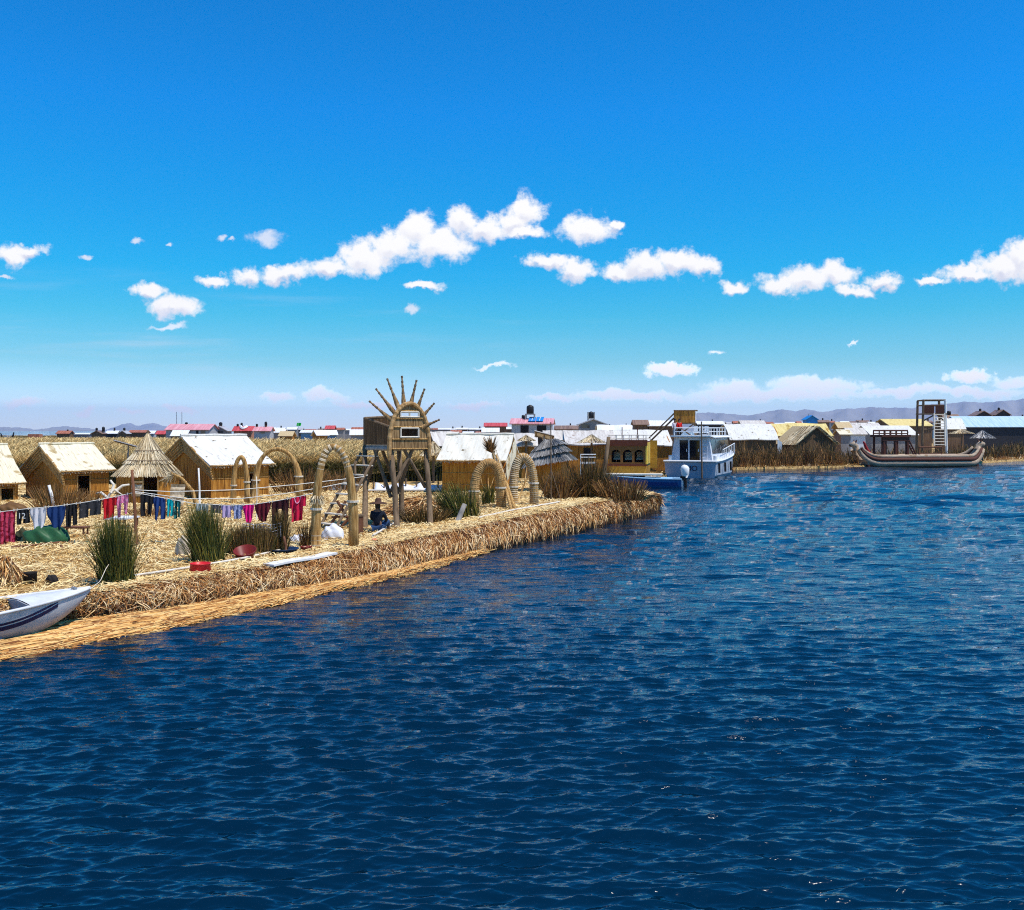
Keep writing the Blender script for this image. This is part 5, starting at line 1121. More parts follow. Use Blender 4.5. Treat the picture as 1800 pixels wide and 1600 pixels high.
M['blue_hull'] = flat('blue_hull_paint', (.035, .17, .42), .35, .12); M['lightblue'] = flat('light_blue_paint', (.30, .50, .68), .4, .1); M['darkblue'] = flat('dark_blue_paint', (.02, .06, .22), .4)
M['ochre'] = nmat('shaded_yellow_paint', [(.3, (.42, .19, .012)), (.7, (.60, .30, .03))], ns=3, rough=.5); M['rust'] = flat('red_brown_paint', (.14, .035, .014), .5); M['yellow'] = nmat('yellow_paint', [(.3, (.70, .42, .03)), (.7, (.80, .60, .12))], ns=4, rough=.5)  # ochre is the boat's yellow with the shade of its stern painted in
M['boat_grey'] = nmat('boat_white', [(.3, (.58, .60, .66)), (.7, (.74, .76, .80))], ns=2, rough=.4, spots=(3, .66, (.7, .66, .62))); M['boat_hull'] = nmat('boat_hull', [(.3, (.36, .42, .50)), (.7, (.50, .55, .62))], ns=1.5, rough=.4); M['glass'] = flat('tinted_glass', (.01, .012, .016), .08, spec=.6)
def outboard(parent, c, rz=0, s=1.0):
    rot = Matrix.Rotation(rz, 4, 'Z')
    mb = MB(); q = lambda x, y, z: c + rot @ Vector((x * s, y * s, z * s))
    mb.tube([q(0, 0, .25), q(0, 0, .42), q(.02, 0, .72), q(.03, 0, .86), q(.02, 0, .92)], [.10 * s, .2 * s, .23 * s, .17 * s, .05 * s], 12); m = build('outboard_motor', mb, M['white_paint'], parent, True)
    mb = MB(); mb.tube([q(0, 0, .3), q(-.02, 0, -.25), q(-.02, 0, -.55)], [.09 * s, .07 * s, .05 * s], 9); mb.box(q(-.05, 0, -.25), (.3 * s, .08 * s, .03 * s), rot); mb.box(q(.12, 0, .22), (.28 * s, .3 * s, .22 * s), rot); build('motor_leg', mb, M['dark_hole'], m)
def blue_boat():
    d = 68; stern = Vector((X(1199, d), d, 0)); ang = R(168); L = 5.4; t = thing('motor_boat', 'low blue motor boat with a white outboard motor, moored off the island tip', 'boat', stern, ang); N = 20; gw, gh, kz = hull(L, 1.9, .62, .82, draft=.2); sec = []
    for i in range(N + 1):
        s = i / N; w, h, k = gw(s), gh(s), kz(s); half = [(0, k), (w * .6, k + .03), (w * .85, k + (h - k) * .45), (w, h)]
        sec.append([(s * L, -a, b) for a, b in half[::-1]] + [(s * L, a, b) for a, b in half[1:]])
    loft('hull', sec, M['blue_hull'], t); mb = MB(); mb.add(sec[0], [tuple(range(7))]); build('transom', mb, M['lightblue'], t)
    mb = MB()
    for sy in (-1, 1): mb.tube([(i / N * L, sy * gw(i / N), gh(i / N)) for i in range(N + 1)], .06, 6)
    build('gunwale', mb, M['lightblue'], t)
    mb = MB()
    for sy in (-1, 1):
        vs = []
        for i in range(14):
            s = .05 + i / 13 * .75
            for f in (.42, .72): z = kz(s) + (gh(s) - kz(s)) * f; vs.append((s * L, sy * (gw(s) * np.interp(f, [.45, 1], [.85, 1]) + .012), z))
        mb.add(vs, [(2 * i, 2 * i + 1, 2 * i + 3, 2 * i + 2) for i in range(13)])
    build('side_stripe', mb, M['darkblue'], t)
    vs = []
    for i in range(15):
        s = .12 + .88 * i / 14
        for j in range(5): u = -1 + j / 2; vs.append((s * L, u * max(.004, gw(s) - .03), gh(s) + .06 * (1 - u * u)))
    mb = MB(); mb.add(vs, [(i * 5 + j, i * 5 + j + 1, (i + 1) * 5 + j + 1, (i + 1) * 5 + j) for i in range(14) for j in range(4)]); build('deck', mb, M['lightblue'], t)
    outboard(t, Vector((-.22, 0, .35)), 0, 1.35)
blue_boat()
def yellow_boat():
    d = 69.5; k = d / F; c = Vector((X(1103, d), d, 0)); t = thing('tour_boat', 'yellow tour boat with a red brown cabin and arched windows', 'boat', c, R(-12)); w = 65 * k; q = lambda py: Z(py, d)
    zb, z1, z2, z3, z4 = q(834), q(816), q(811), q(783), q(773); Lc = 4.4
    N = 14; sec = []
    for i in range(N + 1):
        s = i / N; ww = w / 2 * (1.0 - max(0, (s - .6) / .4) ** 2); sec.append([(-ww, s * 8, z1), (-ww * .93, s * 8, zb * .4), (-ww * .7, s * 8, -.25), (ww * .7, s * 8, -.25), (ww * .93, s * 8, zb * .4), (ww, s * 8, z1)])
    loft('hull', sec, M['ochre'], t, False, False); mb = MB(); mb.add(sec[0], [tuple(range(6))]); build('transom', mb, M['ochre'], t)
    mb = MB(); mb.box((0, 4.1, z1 + .02), (w * .96, 8, .05)); build('deck', mb, M['wood'], t)
    # cabin stern wall with three arches
    hw = w / 2; mb = MB(); xs = (-hw * .62, 0, hw * .62); ar = hw * .245; zi, zs = z1 + .12, z1 + (z3 - z1) * .55
    edges = [-hw] + [e for x in xs for e in (x - ar, x + ar)] + [hw]
    for a, b in zip(edges[::2], edges[1::2]): mb.box(((a + b) / 2, 0, (z1 + z3) / 2), (b - a, .08, z3 - z1))
    for x in xs:
        mb.box((x, 0, (z1 + zi) / 2), (2 * ar, .08, zi - z1)); pts = [(x + ar * math.cos(th), -.04, zs + ar * .9 * math.sin(th)) for th in np.linspace(math.pi, 0, 13)]
        mb.prism([(x - ar, -.04, z3)] + pts + [(x + ar, -.04, z3)], (0, .08, 0))
    cb = build('cabin', mb, flat('brown_ochre_paint', (.20, .085, .018), .5), t)
    mb = MB(); mb.box((-hw + .04, Lc / 2 + .05, (z1 + z3) / 2), (.08, Lc, z3 - z1)); mb.box((0, Lc, (z1 + z3) / 2), (w - .2, .08, z3 - z1)); build('cabin_side', mb, M['rust'], t)
    mb = MB(); mb.box((hw + .02, Lc / 2, (z1 + z3) / 2 + .1), (.09, Lc + .2, z3 - z1 + .2)); build('cabin_side', mb, M['yellow'], t)  # sunlit side: same boat yellow, painted brighter than the stern
    mb = MB(); mb.box((0, -.06, z3 + .18), (w + .2, .12, .42)); mb.box((0, Lc / 2, z3 + .20), (w + .1, Lc, .16)); rf = build('roof', mb, M['rust'], t)
    mb = MB()
    for z in (z4 + .05, z4 + .32):
        mb.bar((-hw, 0, z), (hw, 0, z), .03); mb.bar((hw, 0, z), (hw, Lc, z), .03); mb.bar((-hw, 0, z), (-hw, Lc, z), .03); mb.bar((-hw, Lc, z), (hw, Lc, z), .03)
    for x in np.linspace(-hw, hw, 6):
        for y in (0, Lc): mb.bar((x, y, z3 + .2), (x, y, z4 + .34), .03)
    build('roof_rail', mb, M['wood_pale'], rf)
    for x in (-hw * .4, hw * .45): mb = MB(); mb.bar((x, 1.5, z4), (x, 1.5, z4 + .9), .035); build('roof_pole', mb, M['rust'], rf)
    mb = MB(); mb.box((0, .0, z1 - .06), (w + .12, .14, .16)); build('sill', mb, M['rust'], t)
    for x in xs: mb = MB(); mb.box((x, 1.0, z1 + .35), (ar * 1.6, .5, .12)); mb.box((x, 1.25, z1 + .6), (ar * 1.6, .08, .5)); build('seat', mb, M['tan_plastic'], t)
    mb = MB(); mb.box((.5, -.62, q(833)), (w * 1.5, 1.2, .10)); build('boarding_deck', mb, M['wood_pale'], t)
    mb = MB(); mb.box((hw + .45, 1.4, z1 + .7), (.5, .1, 2.0)); build('gate_panel', mb, M['ochre'], t)
yellow_boat()
def text(body, size, loc, rot, mat, parent, name='lettering'):
    o = lettering(name, body, size, .008, mat, parent); o.location = loc; o.rotation_euler = rot; return o
def white_boat():
    d = 80; k = d / F; a = R(-23); t = thing('passenger_boat', 'white passenger boat with dark doors and stern ladder, moored beside the yellow boat', 'boat', (X(1213, d), d, 0), a); q = lambda py: Z(py, d); w = 92 * k; hw = w / 2; L = 13
    z1, z2 = q(811), q(768); N = 16; sec = []
    for i in range(N + 1):
        s = i / N; ww = hw * (1 - max(0, (s - .5) / .5) ** 2.2); zz = z1 + 1.0 * s ** 2; sec.append([(-ww, s * L, zz), (-ww * .95, s * L, .3), (-ww * .8, s * L, -.3), (ww * .8, s * L, -.3), (ww * .95, s * L, .3), (ww, s * L, zz)])
    loft('hull', sec, M['boat_hull'], t, False, False); mb = MB(); mb.add(sec[0], [tuple(range(6))]); build('transom', mb, M['boat_hull'], t)
    mb = MB(); mb.tube([(p[0][0] - .03, p[0][1], p[0][2]) for p in sec], .07, 6); mb.tube([(p[5][0] + .03, p[5][1], p[5][2]) for p in sec], .07, 6); mb.bar((-hw - .05, -.04, z1), (hw + .05, -.04, z1), .09); build('rub_rail', mb, M['white_paint'], t)
    mb = MB(); mb.add([p[0] for p in sec] + [p[5] for p in sec], [(i, i + 1, N + 2 + i, N + 1 + i) for i in range(N)]); build('deck', mb, M['boat_grey'], t)
    # cabin: tapered box with openings at the back
    bw, tw = hw * .80, hw * .66; y0, y1 = .55, 8.6; H = z2 - z1; f = lambda z: bw + (tw - bw) * z / H
    door = [(-bw * .58, -bw * .17), (-bw * .10, bw * .40)]; dh = H * .86; mb = MB()
    P = lambda x, z: (x, y0, z1 + z)
    def quadw(xa, xb, za, zb_, la=False, lb=False):
        A = [P(-f(za) if la else xa, za), P(f(za) if lb else xb, za), P(f(zb_) if lb else xb, zb_), P(-f(zb_) if la else xa, zb_)]; mb.prism(A, (0, .07, 0))
    quadw(0, door[0][0], 0, H, True); quadw(door[0][1], door[1][0], 0, H); quadw(door[1][1], 0, 0, H, False, True); quadw(*door[0], dh, H); quadw(*door[1], dh, H); cb = build('cabin', mb, M['boat_grey'], t)
    for sx in (-1, 1):       # side walls with a long dark window
        def sidew(ya, yb, za, zb_, nm, mt, e=0):
            m_ = MB(); n_ = sx * (.06 + e); A = [(sx * f(za) + sx * e, ya, z1 + za), (sx * f(za) + sx * e, yb, z1 + za), (sx * f(zb_) + sx * e, yb, z1 + zb_), (sx * f(zb_) + sx * e, ya, z1 + zb_)]; m_.prism(A, (-sx * .06, 0, 0)); return build(nm, m_, mt, t)
        sidew(y0 + .075, y1, 0, H, 'cabin_side', M['boat_grey'])
        for i in range(4): sidew(y0 + .5 + i * 1.95, y0 + 2.25 + i * 1.95, H * .30, H * .86, 'window', M['glass'], .03)
    mb = MB(); mb.box((0, y1, z1 + H / 2), (2 * tw, .08, H)); build('cabin_front', mb, M['boat_grey'], t)
    for i, (xa, xb) in enumerate(door):
        mb = MB(); mb.box(((xa + xb) / 2, y0 + .12, z1 + dh / 2), (xb - xa - .01, .04, dh)); dr = build('door', mb, M['glass'], t)
        mb = MB(); mb.bar((xb - .12, y0 - .02, z1 + dh * .45), (xb - .12, y0 - .02, z1 + dh * .58), .03); build('handle', mb, M['white_paint'], dr)
    mb = MB(); mb.box((0, (y0 + y1) / 2 - .1, z2 + .05), (2 * tw + .5, y1 - y0 + .7, .12)); mb.sheet((tw + .1, y0 + .3, z2 + .05), (0, 8, 0), (.32, 0, -.10), 8, 3, -.05); rf = build('roof', mb, M['white_paint'], t)
    mb = MB(); zr = z2 + .75
    for y in (y0, y1 - .5):
        mb.bar((-tw, y, zr), (tw, y, zr), .035); mb.bar((-tw, y, zr - .32), (tw, y, zr - .32), .03)
        for x in np.linspace(-tw, tw, 5): mb.bar((x, y, z2 + .1), (x, y, zr), .03)
    for x in (-tw, tw): mb.bar((x, y0, zr), (x, y1 - .5, zr), .035); mb.bar((x, y0, zr - .32), (x, y1 - .5, zr - .32), .03)
    for y in np.linspace(y0 + 1, y1 - 1, 6): mb.bar((tw, y, z2 + .1), (tw, y, zr), .03)
    build('roof_rail', mb, M['white_paint'], rf)
    for x in (-.2, .25, .7): mb = MB(); mb.box((x, 3.0, z2 + .35), (.34, .4, .1)); mb.box((x, 3.2, z2 + .62), (.34, .06, .55)); build('roof_seat', mb, M['white_paint'], rf)
    xl = bw * .62; mb = MB()
    for s in (-.24, .24): mb.bar((xl + s, y0 - .12, z1 + .1), (xl + s, y0 - .12, zr - .1), .028)
    for i in range(8): mb.bar((xl - .24, y0 - .12, z1 + .3 + i * .32), (xl + .24, y0 - .12, z1 + .3 + i * .32), .024)
    build('ladder', mb, M['boat_grey'], t)
    text('TNO', .62, (-.05, -.06, z1 - .78), (R(90), 0, 0), M['navy_stripe'], t)
    for x, y in ((-hw * .8, .1), (hw * .92, .15)): mb = MB(); mb.lathe([(.01, 0), (.16, 0), (.16, .42), (.13, .46), (.01, .46)], 12, (x, y + .25, z1 + .02)); build('bucket', mb, M['white_paint'], t)
    for y in (.6, 3.2, 5.8): mb = MB(); s = 1; mb.tube([(hw + .12, y, z1 - .15), (hw + .14, y, z1 - .95)], [.09, .09], 9); build('fender', mb, M['dark_hole'], t)
    mb = MB(); mb.tube([(hw * .9, 4 + i * .8, z1 + .9 + .07 * i) for i in range(8)], .035, 6)
    for i in range(8): mb.bar((hw * .9, 4 + i * .8, z1 + .05 + .05 * i), (hw * .9, 4 + i * .8, z1 + .9 + .07 * i), .03)
    build('side_rail', mb, M['white_paint'], t)
    return t, z1, z2, tw, a
WB, wz1, wz2, wtw, wa = white_boat()
c = Vector((X(1234, 79.2), 79.2, -.4)); mb = MB(); mb.bar((0, 0, 0), (-.05, 0, Z(741, 79.2) + .4), .075, .05); tag(build('mooring_pole', mb, M['wood'], None), 'dark mooring pole standing in the water at the stern of the white boat', 'pole').location = c
for lab, px, col, leg in (('person in a red shirt standing under the brown reed lookout box', 1194, (.70, .015, .012), (.02, .02, .025)), ('person in a pale shirt standing left of the person in red', 1186, (.70, .62, .66), (.4, .4, .42))):
    d = 86.5; person(lab, (X(px, d), d, Z(770, d) - .05), R(20), 'standing', C_('shirt', col), C_('trousers', leg))

def reed_boat():
    d = 107; k = d / F; c = Vector((X(1612, d), d, 0)); t = thing('reed_boat', 'long reed boat with upswept ends and two pale bundles, moored at the far shore', 'boat', c, R(9)); q = lambda py: Z(py, d); xx = lambda px: (px - 1612) * k / math.cos(R(9)) * 1.01
    M['boat_reed'] = nmat('boat_reed', [(.3, (.24, .16, .10)), (.7, (.56, .44, .32))], scale=(.8, 9, 9), ns=1.5, bump=.5, spots=(1.2, .6, (.7, .6, .5)))
    M['boat_dark'] = flat('dark_reed_band', (.085, .026, .014), .7)
    def bundle_(z0, rise, r, y, x0, x1, nm, mat, zend):
        pts = []
        for i in range(41):
            s = -1 + i / 20; x = xx(x0) + (xx(x1) - xx(x0)) * (s + 1) / 2; e = max(0, (abs(s) - .72) / .28); xo = x - math.copysign(1.0, s) * e ** 2 * .35
            pts.append((xo, y * (1 - .55 * e), z0 + (zend - z0) * e ** 1.9))
        mb = MB(); mb.tube(pts, [r * (.55 + .45 * min(1, (1.03 - abs(-1 + i / 20)) / .3)) for i in range(41)], 10); return build(nm, mb, mat, t, True)
    for y in (-1.3, 1.3):
        bundle_(q(813.5), 0, .42, y, 1493, 1735, 'hull_bundle', M['boat_reed'], q(790)); bundle_(q(807.5), 0, .25, y * 1.16, 1496, 1732, 'dark_band', M['boat_dark'], q(788)); bundle_(q(802), 0, .22, y * 1.02, 1499, 1729, 'gunwale_bundle', M['boat_reed'], q(786))
    mb = MB(); mb.box((0, 0, q(812)), (xx(1715) - xx(1512), 2.5, .5)); build('deck', mb, M['boat_reed'], t); mb = MB(); mb.box((0, 0, .05), (xx(1712) - xx(1508), 2.7, .5)); build('keel_bundle', mb, M['boat_dark'], t)
    # animal head prows
    for s, px, py in ((-1, 1500, 786), (1, 1727, 785)):
        x = xx(px); z = q(py); mb = MB(); mb.tube([(x, 0, z - .3), (x + s * .1, 0, z + .1), (x + s * .35, 0, z + .3), (x + s * .75, 0, z + .22)], [.3, .34, .36, .2], 10); hd = build('animal_head', mb, M['boat_reed'], t, True)
        mb = MB()
        for y in (-.22, .22): mb.tube([(x + s * .2, y, z + .55), (x + s * .1, y * 1.4, z + .85)], [.11, .02], 7)
        build('ear', mb, M['boat_dark'], hd); mb = MB(); mb.box((x + s * .68, 0, z + .2), (.22, .3, .07)); build('mouth', mb, M['rust'], hd)
    mb = MB(); mb.tube([(xx(1521), -.6, q(800)), (xx(1514), -.6, q(790)), (xx(1508), -.6, q(776))], [.22, .2, .1], 8); build('red_cloth_drape', mb, C_('red_drape', (.35, .02, .02)), t)
    # two storey cabin
    xa, xb = xx(1541), xx(1584); zf, zt, zr = q(800), q(768), q(757); mb = MB()
    for x in (xa, (xa + xb) / 2, xb):
        for y in (-1, 1): mb.bar((x, y, zf), (x, y, zt), .14)
    for x, w_ in ((xa, .5), (xb, .4), ((xa + xb) / 2, .35)): mb.box((x, -1, (zf + zt) / 2), (w_, .1, zt - zf))
    cb = build('cabin_frame', mb, M['boat_dark'], t); mb = MB(); mb.box(((xa + xb) / 2, 0, zt + .1), (xb - xa + .6, 2.5, .25)); mb.box(((xa + xb) / 2, -1.1, zt - .2), (xb - xa + .4, .1, .5)); build('roof_deck', mb, M['boat_dark'], t)
    mb = MB()
    for y in (-1.1, 1.1):
        mb.bar((xa, y, zr), (xb, y, zr), .09); mb.bar((xa, y, zr - .32), (xb, y, zr - .32), .06)
        for x in np.linspace(xa, xb, 5): mb.bar((x, y, zt), (x, y, zr), .07)
    build('roof_rail', mb, M['boat_dark'], t)
    mb = MB(); mb.bar((xb + .1, -.9, zt), (xx(1602), -.9, zf), .08); mb.bar((xb + .1, -.4, zt), (xx(1602), -.4, zf), .08)
    for i in range(7): f_ = (i + .5) / 7; x = xb + .1 + (xx(1602) - xb - .1) * f_; z = zt + (zf - zt) * f_; mb.bar((x, -.95, z), (x, -.35, z), .05)
    build('stair', mb, M['boat_dark'], t)
    mb = MB(); xa, xb = xx(1606), xx(1648)
    for x in (xa, xb): mb.bar((x, -1, q(803)), (x, -1, q(785)), .07)
    mb.bar((xa, -1, q(786)), (xb, -1, q(786)), .08); mb.box(((xa + xb) / 2, -.8, q(797)), (xb - xa, .6, .1)); build('bench', mb, M['wood_red'], t)
reed_boat()

# ------------------------------------------------------------------ lookouts on the farther shore
def lookout2():
    d = 88; k = d / F; xa, xb = X(1186, d), X(1222, d); t = thing('lookout_box', 'brown reed lookout box on stilts with a long stair, above the white boat', 'tower', ((xa + xb) / 2, d, .4), R(-12)); w = xb - xa; z = lambda py: Z(py, d) - .4
    mb = MB(); hw = w / 2
    for s in ((0, -hw), (0, hw)): mb.box((0, s[1], (z(744) + z(723)) / 2), (w, .06, z(723) - z(744)))
    mb.box((-hw, 0, (z(744) + z(723)) / 2), (.06, w - .08, z(723) - z(744))); build('parapet', mb, M['reed_wall'], t)
    mb = MB(); mb.box((hw + .03, 0, (z(744) + z(723)) / 2), (.06, w - .08, z(723) - z(744))); build('parapet', mb, M['white_cloth'], t)
    mb = MB(); mb.box((0, 0, z(744.5)), (w + .2, w + .2, .1)); build('floor', mb, M['wood'], t)
    mb = MB()
    for y in (-hw - .04, hw + .04): mb.bar((-hw - .05, y, z(722)), (hw + .2, y, z(722)), .05)
    build('rail', mb, M['wood'], t)
    for sx in (-1, 1):
        for sy in (-1, 1): mb = MB(); mb.bar((sx * hw * 1.25, sy * hw * 1.2, -.1), (sx * hw * .95, sy * hw * .95, z(744)), .09); build('leg', mb, M['wood'], t)
    for s in (-1, 1): mb = MB(); mb.bar((s * hw * .9, -hw, z(745)), (-s * hw * .9, -hw, z(770)), .06); build('brace', mb, M['wood'], t)
    mb = MB()
    for y in (-.35, .35): mb.bar((-hw - .05, y, z(735)), (-hw - 2.3, y, z(778)), .07); mb.bar((-hw - .05, y, z(727)), (-hw - 2.3, y, z(770)), .05)
    for i in range(8): f_ = (i + .5) / 8; mb.bar((-hw - .05 - 2.25 * f_, -.4, z(735 + 43 * f_)), (-hw - .05 - 2.25 * f_, .4, z(735 + 43 * f_)), .05)
    build('stair', mb, M['wood'], t)
lookout2()
def lookout3():
    d = 122; xa, xb = X(1619, d), X(1655, d); t = thing('lookout_tower', 'open timber lookout with dark panels and a pale ladder behind the reed boat', 'tower', ((xa + xb) / 2, d, .4), R(-8)); z = lambda py: Z(py, d) - .4; hw = (xb - xa) / 2
    for sx in (-1, 1):
        for sy in (-1, 1): mb = MB(); mb.bar((sx * hw * 1.15, sy * hw, -.1), (sx * hw, sy * hw, z(704)), .15); build('leg', mb, M['white_paint'] if sx > 0 and sy < 0 else M['wood'], t)
    mb = MB()
    for zz in (z(704), z(713)):
        for s in (-1, 1): mb.bar((-hw, s * hw, zz), (hw, s * hw, zz), .09); mb.bar((s * hw, -hw, zz), (s * hw, hw, zz), .09)
    build('rail', mb, M['wood'], t)
    for xm, w_ in ((-hw * .5, hw * .95), (hw * .5, hw * .8)): mb = MB(); mb.box((xm, -hw - .05, (z(713) + z(727)) / 2), (w_, .08, z(713) - z(727))); build('parapet', mb, M['boat_dark'], t)
    mb = MB(); mb.box((hw + .06, 0, (z(713) + z(727)) / 2), (.08, hw * 1.8, z(713) - z(727))); build('parapet', mb, M['white_cloth'], t)
    mb = MB(); mb.box((0, 0, z(728)), (hw * 2.3, hw * 2.3, .14)); build('floor', mb, M['wood'], t)
    mb = MB(); mb.bar((-hw, -hw, z(740)), (hw * .1, -hw, z(729)), .09); mb.bar((hw, -hw, z(742)), (hw * .2, -hw, z(729)), .09); mb.bar((-hw * 1.1, -hw, z(755)), (hw * 1.1, -hw, z(755)), .09); build('brace', mb, M['wood'], t)
    mb = MB(); x0, x1 = -hw * .25, hw * .75
    for a, b in ((x0, x0 + .25), (x1, x1 + .2)): mb.bar((a, -hw - 1.2, z(784)), (b, -hw - .15, z(727)), .09)
    for i in range(11): f_ = (i + .5) / 11; mb.bar((x0 + .25 * f_, -hw - 1.2 + 1.05 * f_, z(784 - 57 * f_)), (x1 + .2 * f_, -hw - 1.2 + 1.05 * f_, z(784 - 57 * f_)), .05)
    build('ladder', mb, M['wood_pale'], t)
lookout3()
def parasol(label, px, ytop, yeave, wpx, d, mat, blade, zb=.42, name='thatch_parasol'):
    k = d / F; t = thing(name, label, 'parasol', (X(px, d), d, zb)); zt, ze = Z(ytop, d) - zb, Z(yeave, d) - zb; r = wpx * k / 2
    mb = MB(); mb.bar((0, 0, -.1), (0, 0, zt), .08); build('pole', mb, M['wood'], t); mb = MB(); mb.lathe([(r * .97, ze - .02), (r, ze), (r * .5, ze + (zt - ze) * .45), (.03, zt)], 20, jit=.03); c = build('canopy', mb, mat, t)
    B, T = [], []
    for _ in range(420):
        th = random.uniform(0, 6.283); f0 = random.random(); f1 = max(-.12, f0 - random.uniform(.3, .6)); q = lambda f: (r * (1 - f) * math.cos(th), r * (1 - f) * math.sin(th), ze + (zt - ze) * f * (.9 + .1 * f) + .04); B.append(q(f0)); T.append(q(f1))
    ribbons('thatch', B, T, .03 + .0006 * d, blade, c); return t
parasol('white thatch parasol in front of the long pale roof, left of the yellow boat', 1040, 765, 778, 46, 72, M['roof_lilac'], M['thatch_blade']); parasol('silver grey thatch parasol at the right end of the reed boat', 1727, 757, 770, 40, 118, M['roof_lilac'], M['thatch_grey'])
parasol('straw coloured thatch parasol between the white roof and the blue roof', 1690, 755, 762, 38, 128, M['thatch'], M['thatch_blade']); parasol('small pale thatch parasol left of the tall pale solar panel', 925, 766, 775, 30, 66, M['roof_lilac'], M['thatch_blade'])
parasol('dry thatch parasol behind the right leg of the stilt tower', 762, 776, 800, 44, 62, M['thatch'], M['thatch_blade'])
# bench of white pipes in front of the dark doorway
d = 64; t = thing('white_bench', 'white pipe bench on the straw left of the yellow boat', 'bench', (X(1034, d), d, .5)); z = lambda py: Z(py, d) - .5; w = 27 * d / F / 2; mb = MB()
for yy in (799, 804, 813): mb.bar((-w, 0, z(yy)), (w, 0, z(yy)), .03)
mb.bar((-w, 0, z(799)), (-w, 0, -.05), .03); mb.bar((w * .9, 0, z(813)), (w * .9, 0, -.05), .03); build('frame', mb, M['white_paint'], t); mb = MB(); mb.box((0, .2, z(815)), (2 * w, .45, .06)); build('seat', mb, M['white_wood'], t)
# ------------------------------------------------------------------ huts and houses of the farther shore and the village
M['wall_grey'] = flat('grey_boards', (.26, .25, .25), .7); M['wall_lilac'] = flat('pale_metal_wall', (.42, .42, .44), .5); M['wall_brown'] = nmat('brown_boards', [(.3, (.10, .055, .03)), (.7, (.22, .13, .07))], scale=(4, 4, .5), ns=1.5)
M['wall_dark'] = flat('dark_boards', (.035, .032, .035), .7); M['wall_blue'] = flat('blue_boards', (.12, .26, .42), .5)
def corr(name, c, c2): return nmat(name, [(.38, c), (.62, c2)], scale=(7, .3, .3), ns=1.2, detail=2, rough=.45, bump=.4, spec=.4)
M['red_roof'] = corr('red_metal_roof', (.42, .045, .045), (.58, .10, .10)); M['pink_roof'] = corr('pink_metal_roof', (.58, .22, .24), (.74, .38, .40)); M['rust_roof'] = corr('rusty_roof', (.30, .09, .045), (.45, .18, .10))
M['white_roof'] = corr('white_metal_roof', (.66, .66, .66), (.82, .82, .81)); M['grey_roof'] = corr('grey_metal_roof', (.36, .34, .34), (.50, .48, .48)); M['brown_roof'] = corr('brown_roof', (.17, .10, .07), (.28, .18, .12)); M['blue_roof'] = corr('blue_metal_roof', (.34, .50, .66), (.52, .66, .78)); M['bright_blue'] = flat('bright_blue_canvas', (.02, .22, .58), .5)
TANK = flat('black_tank', (.02, .02, .022), .5)
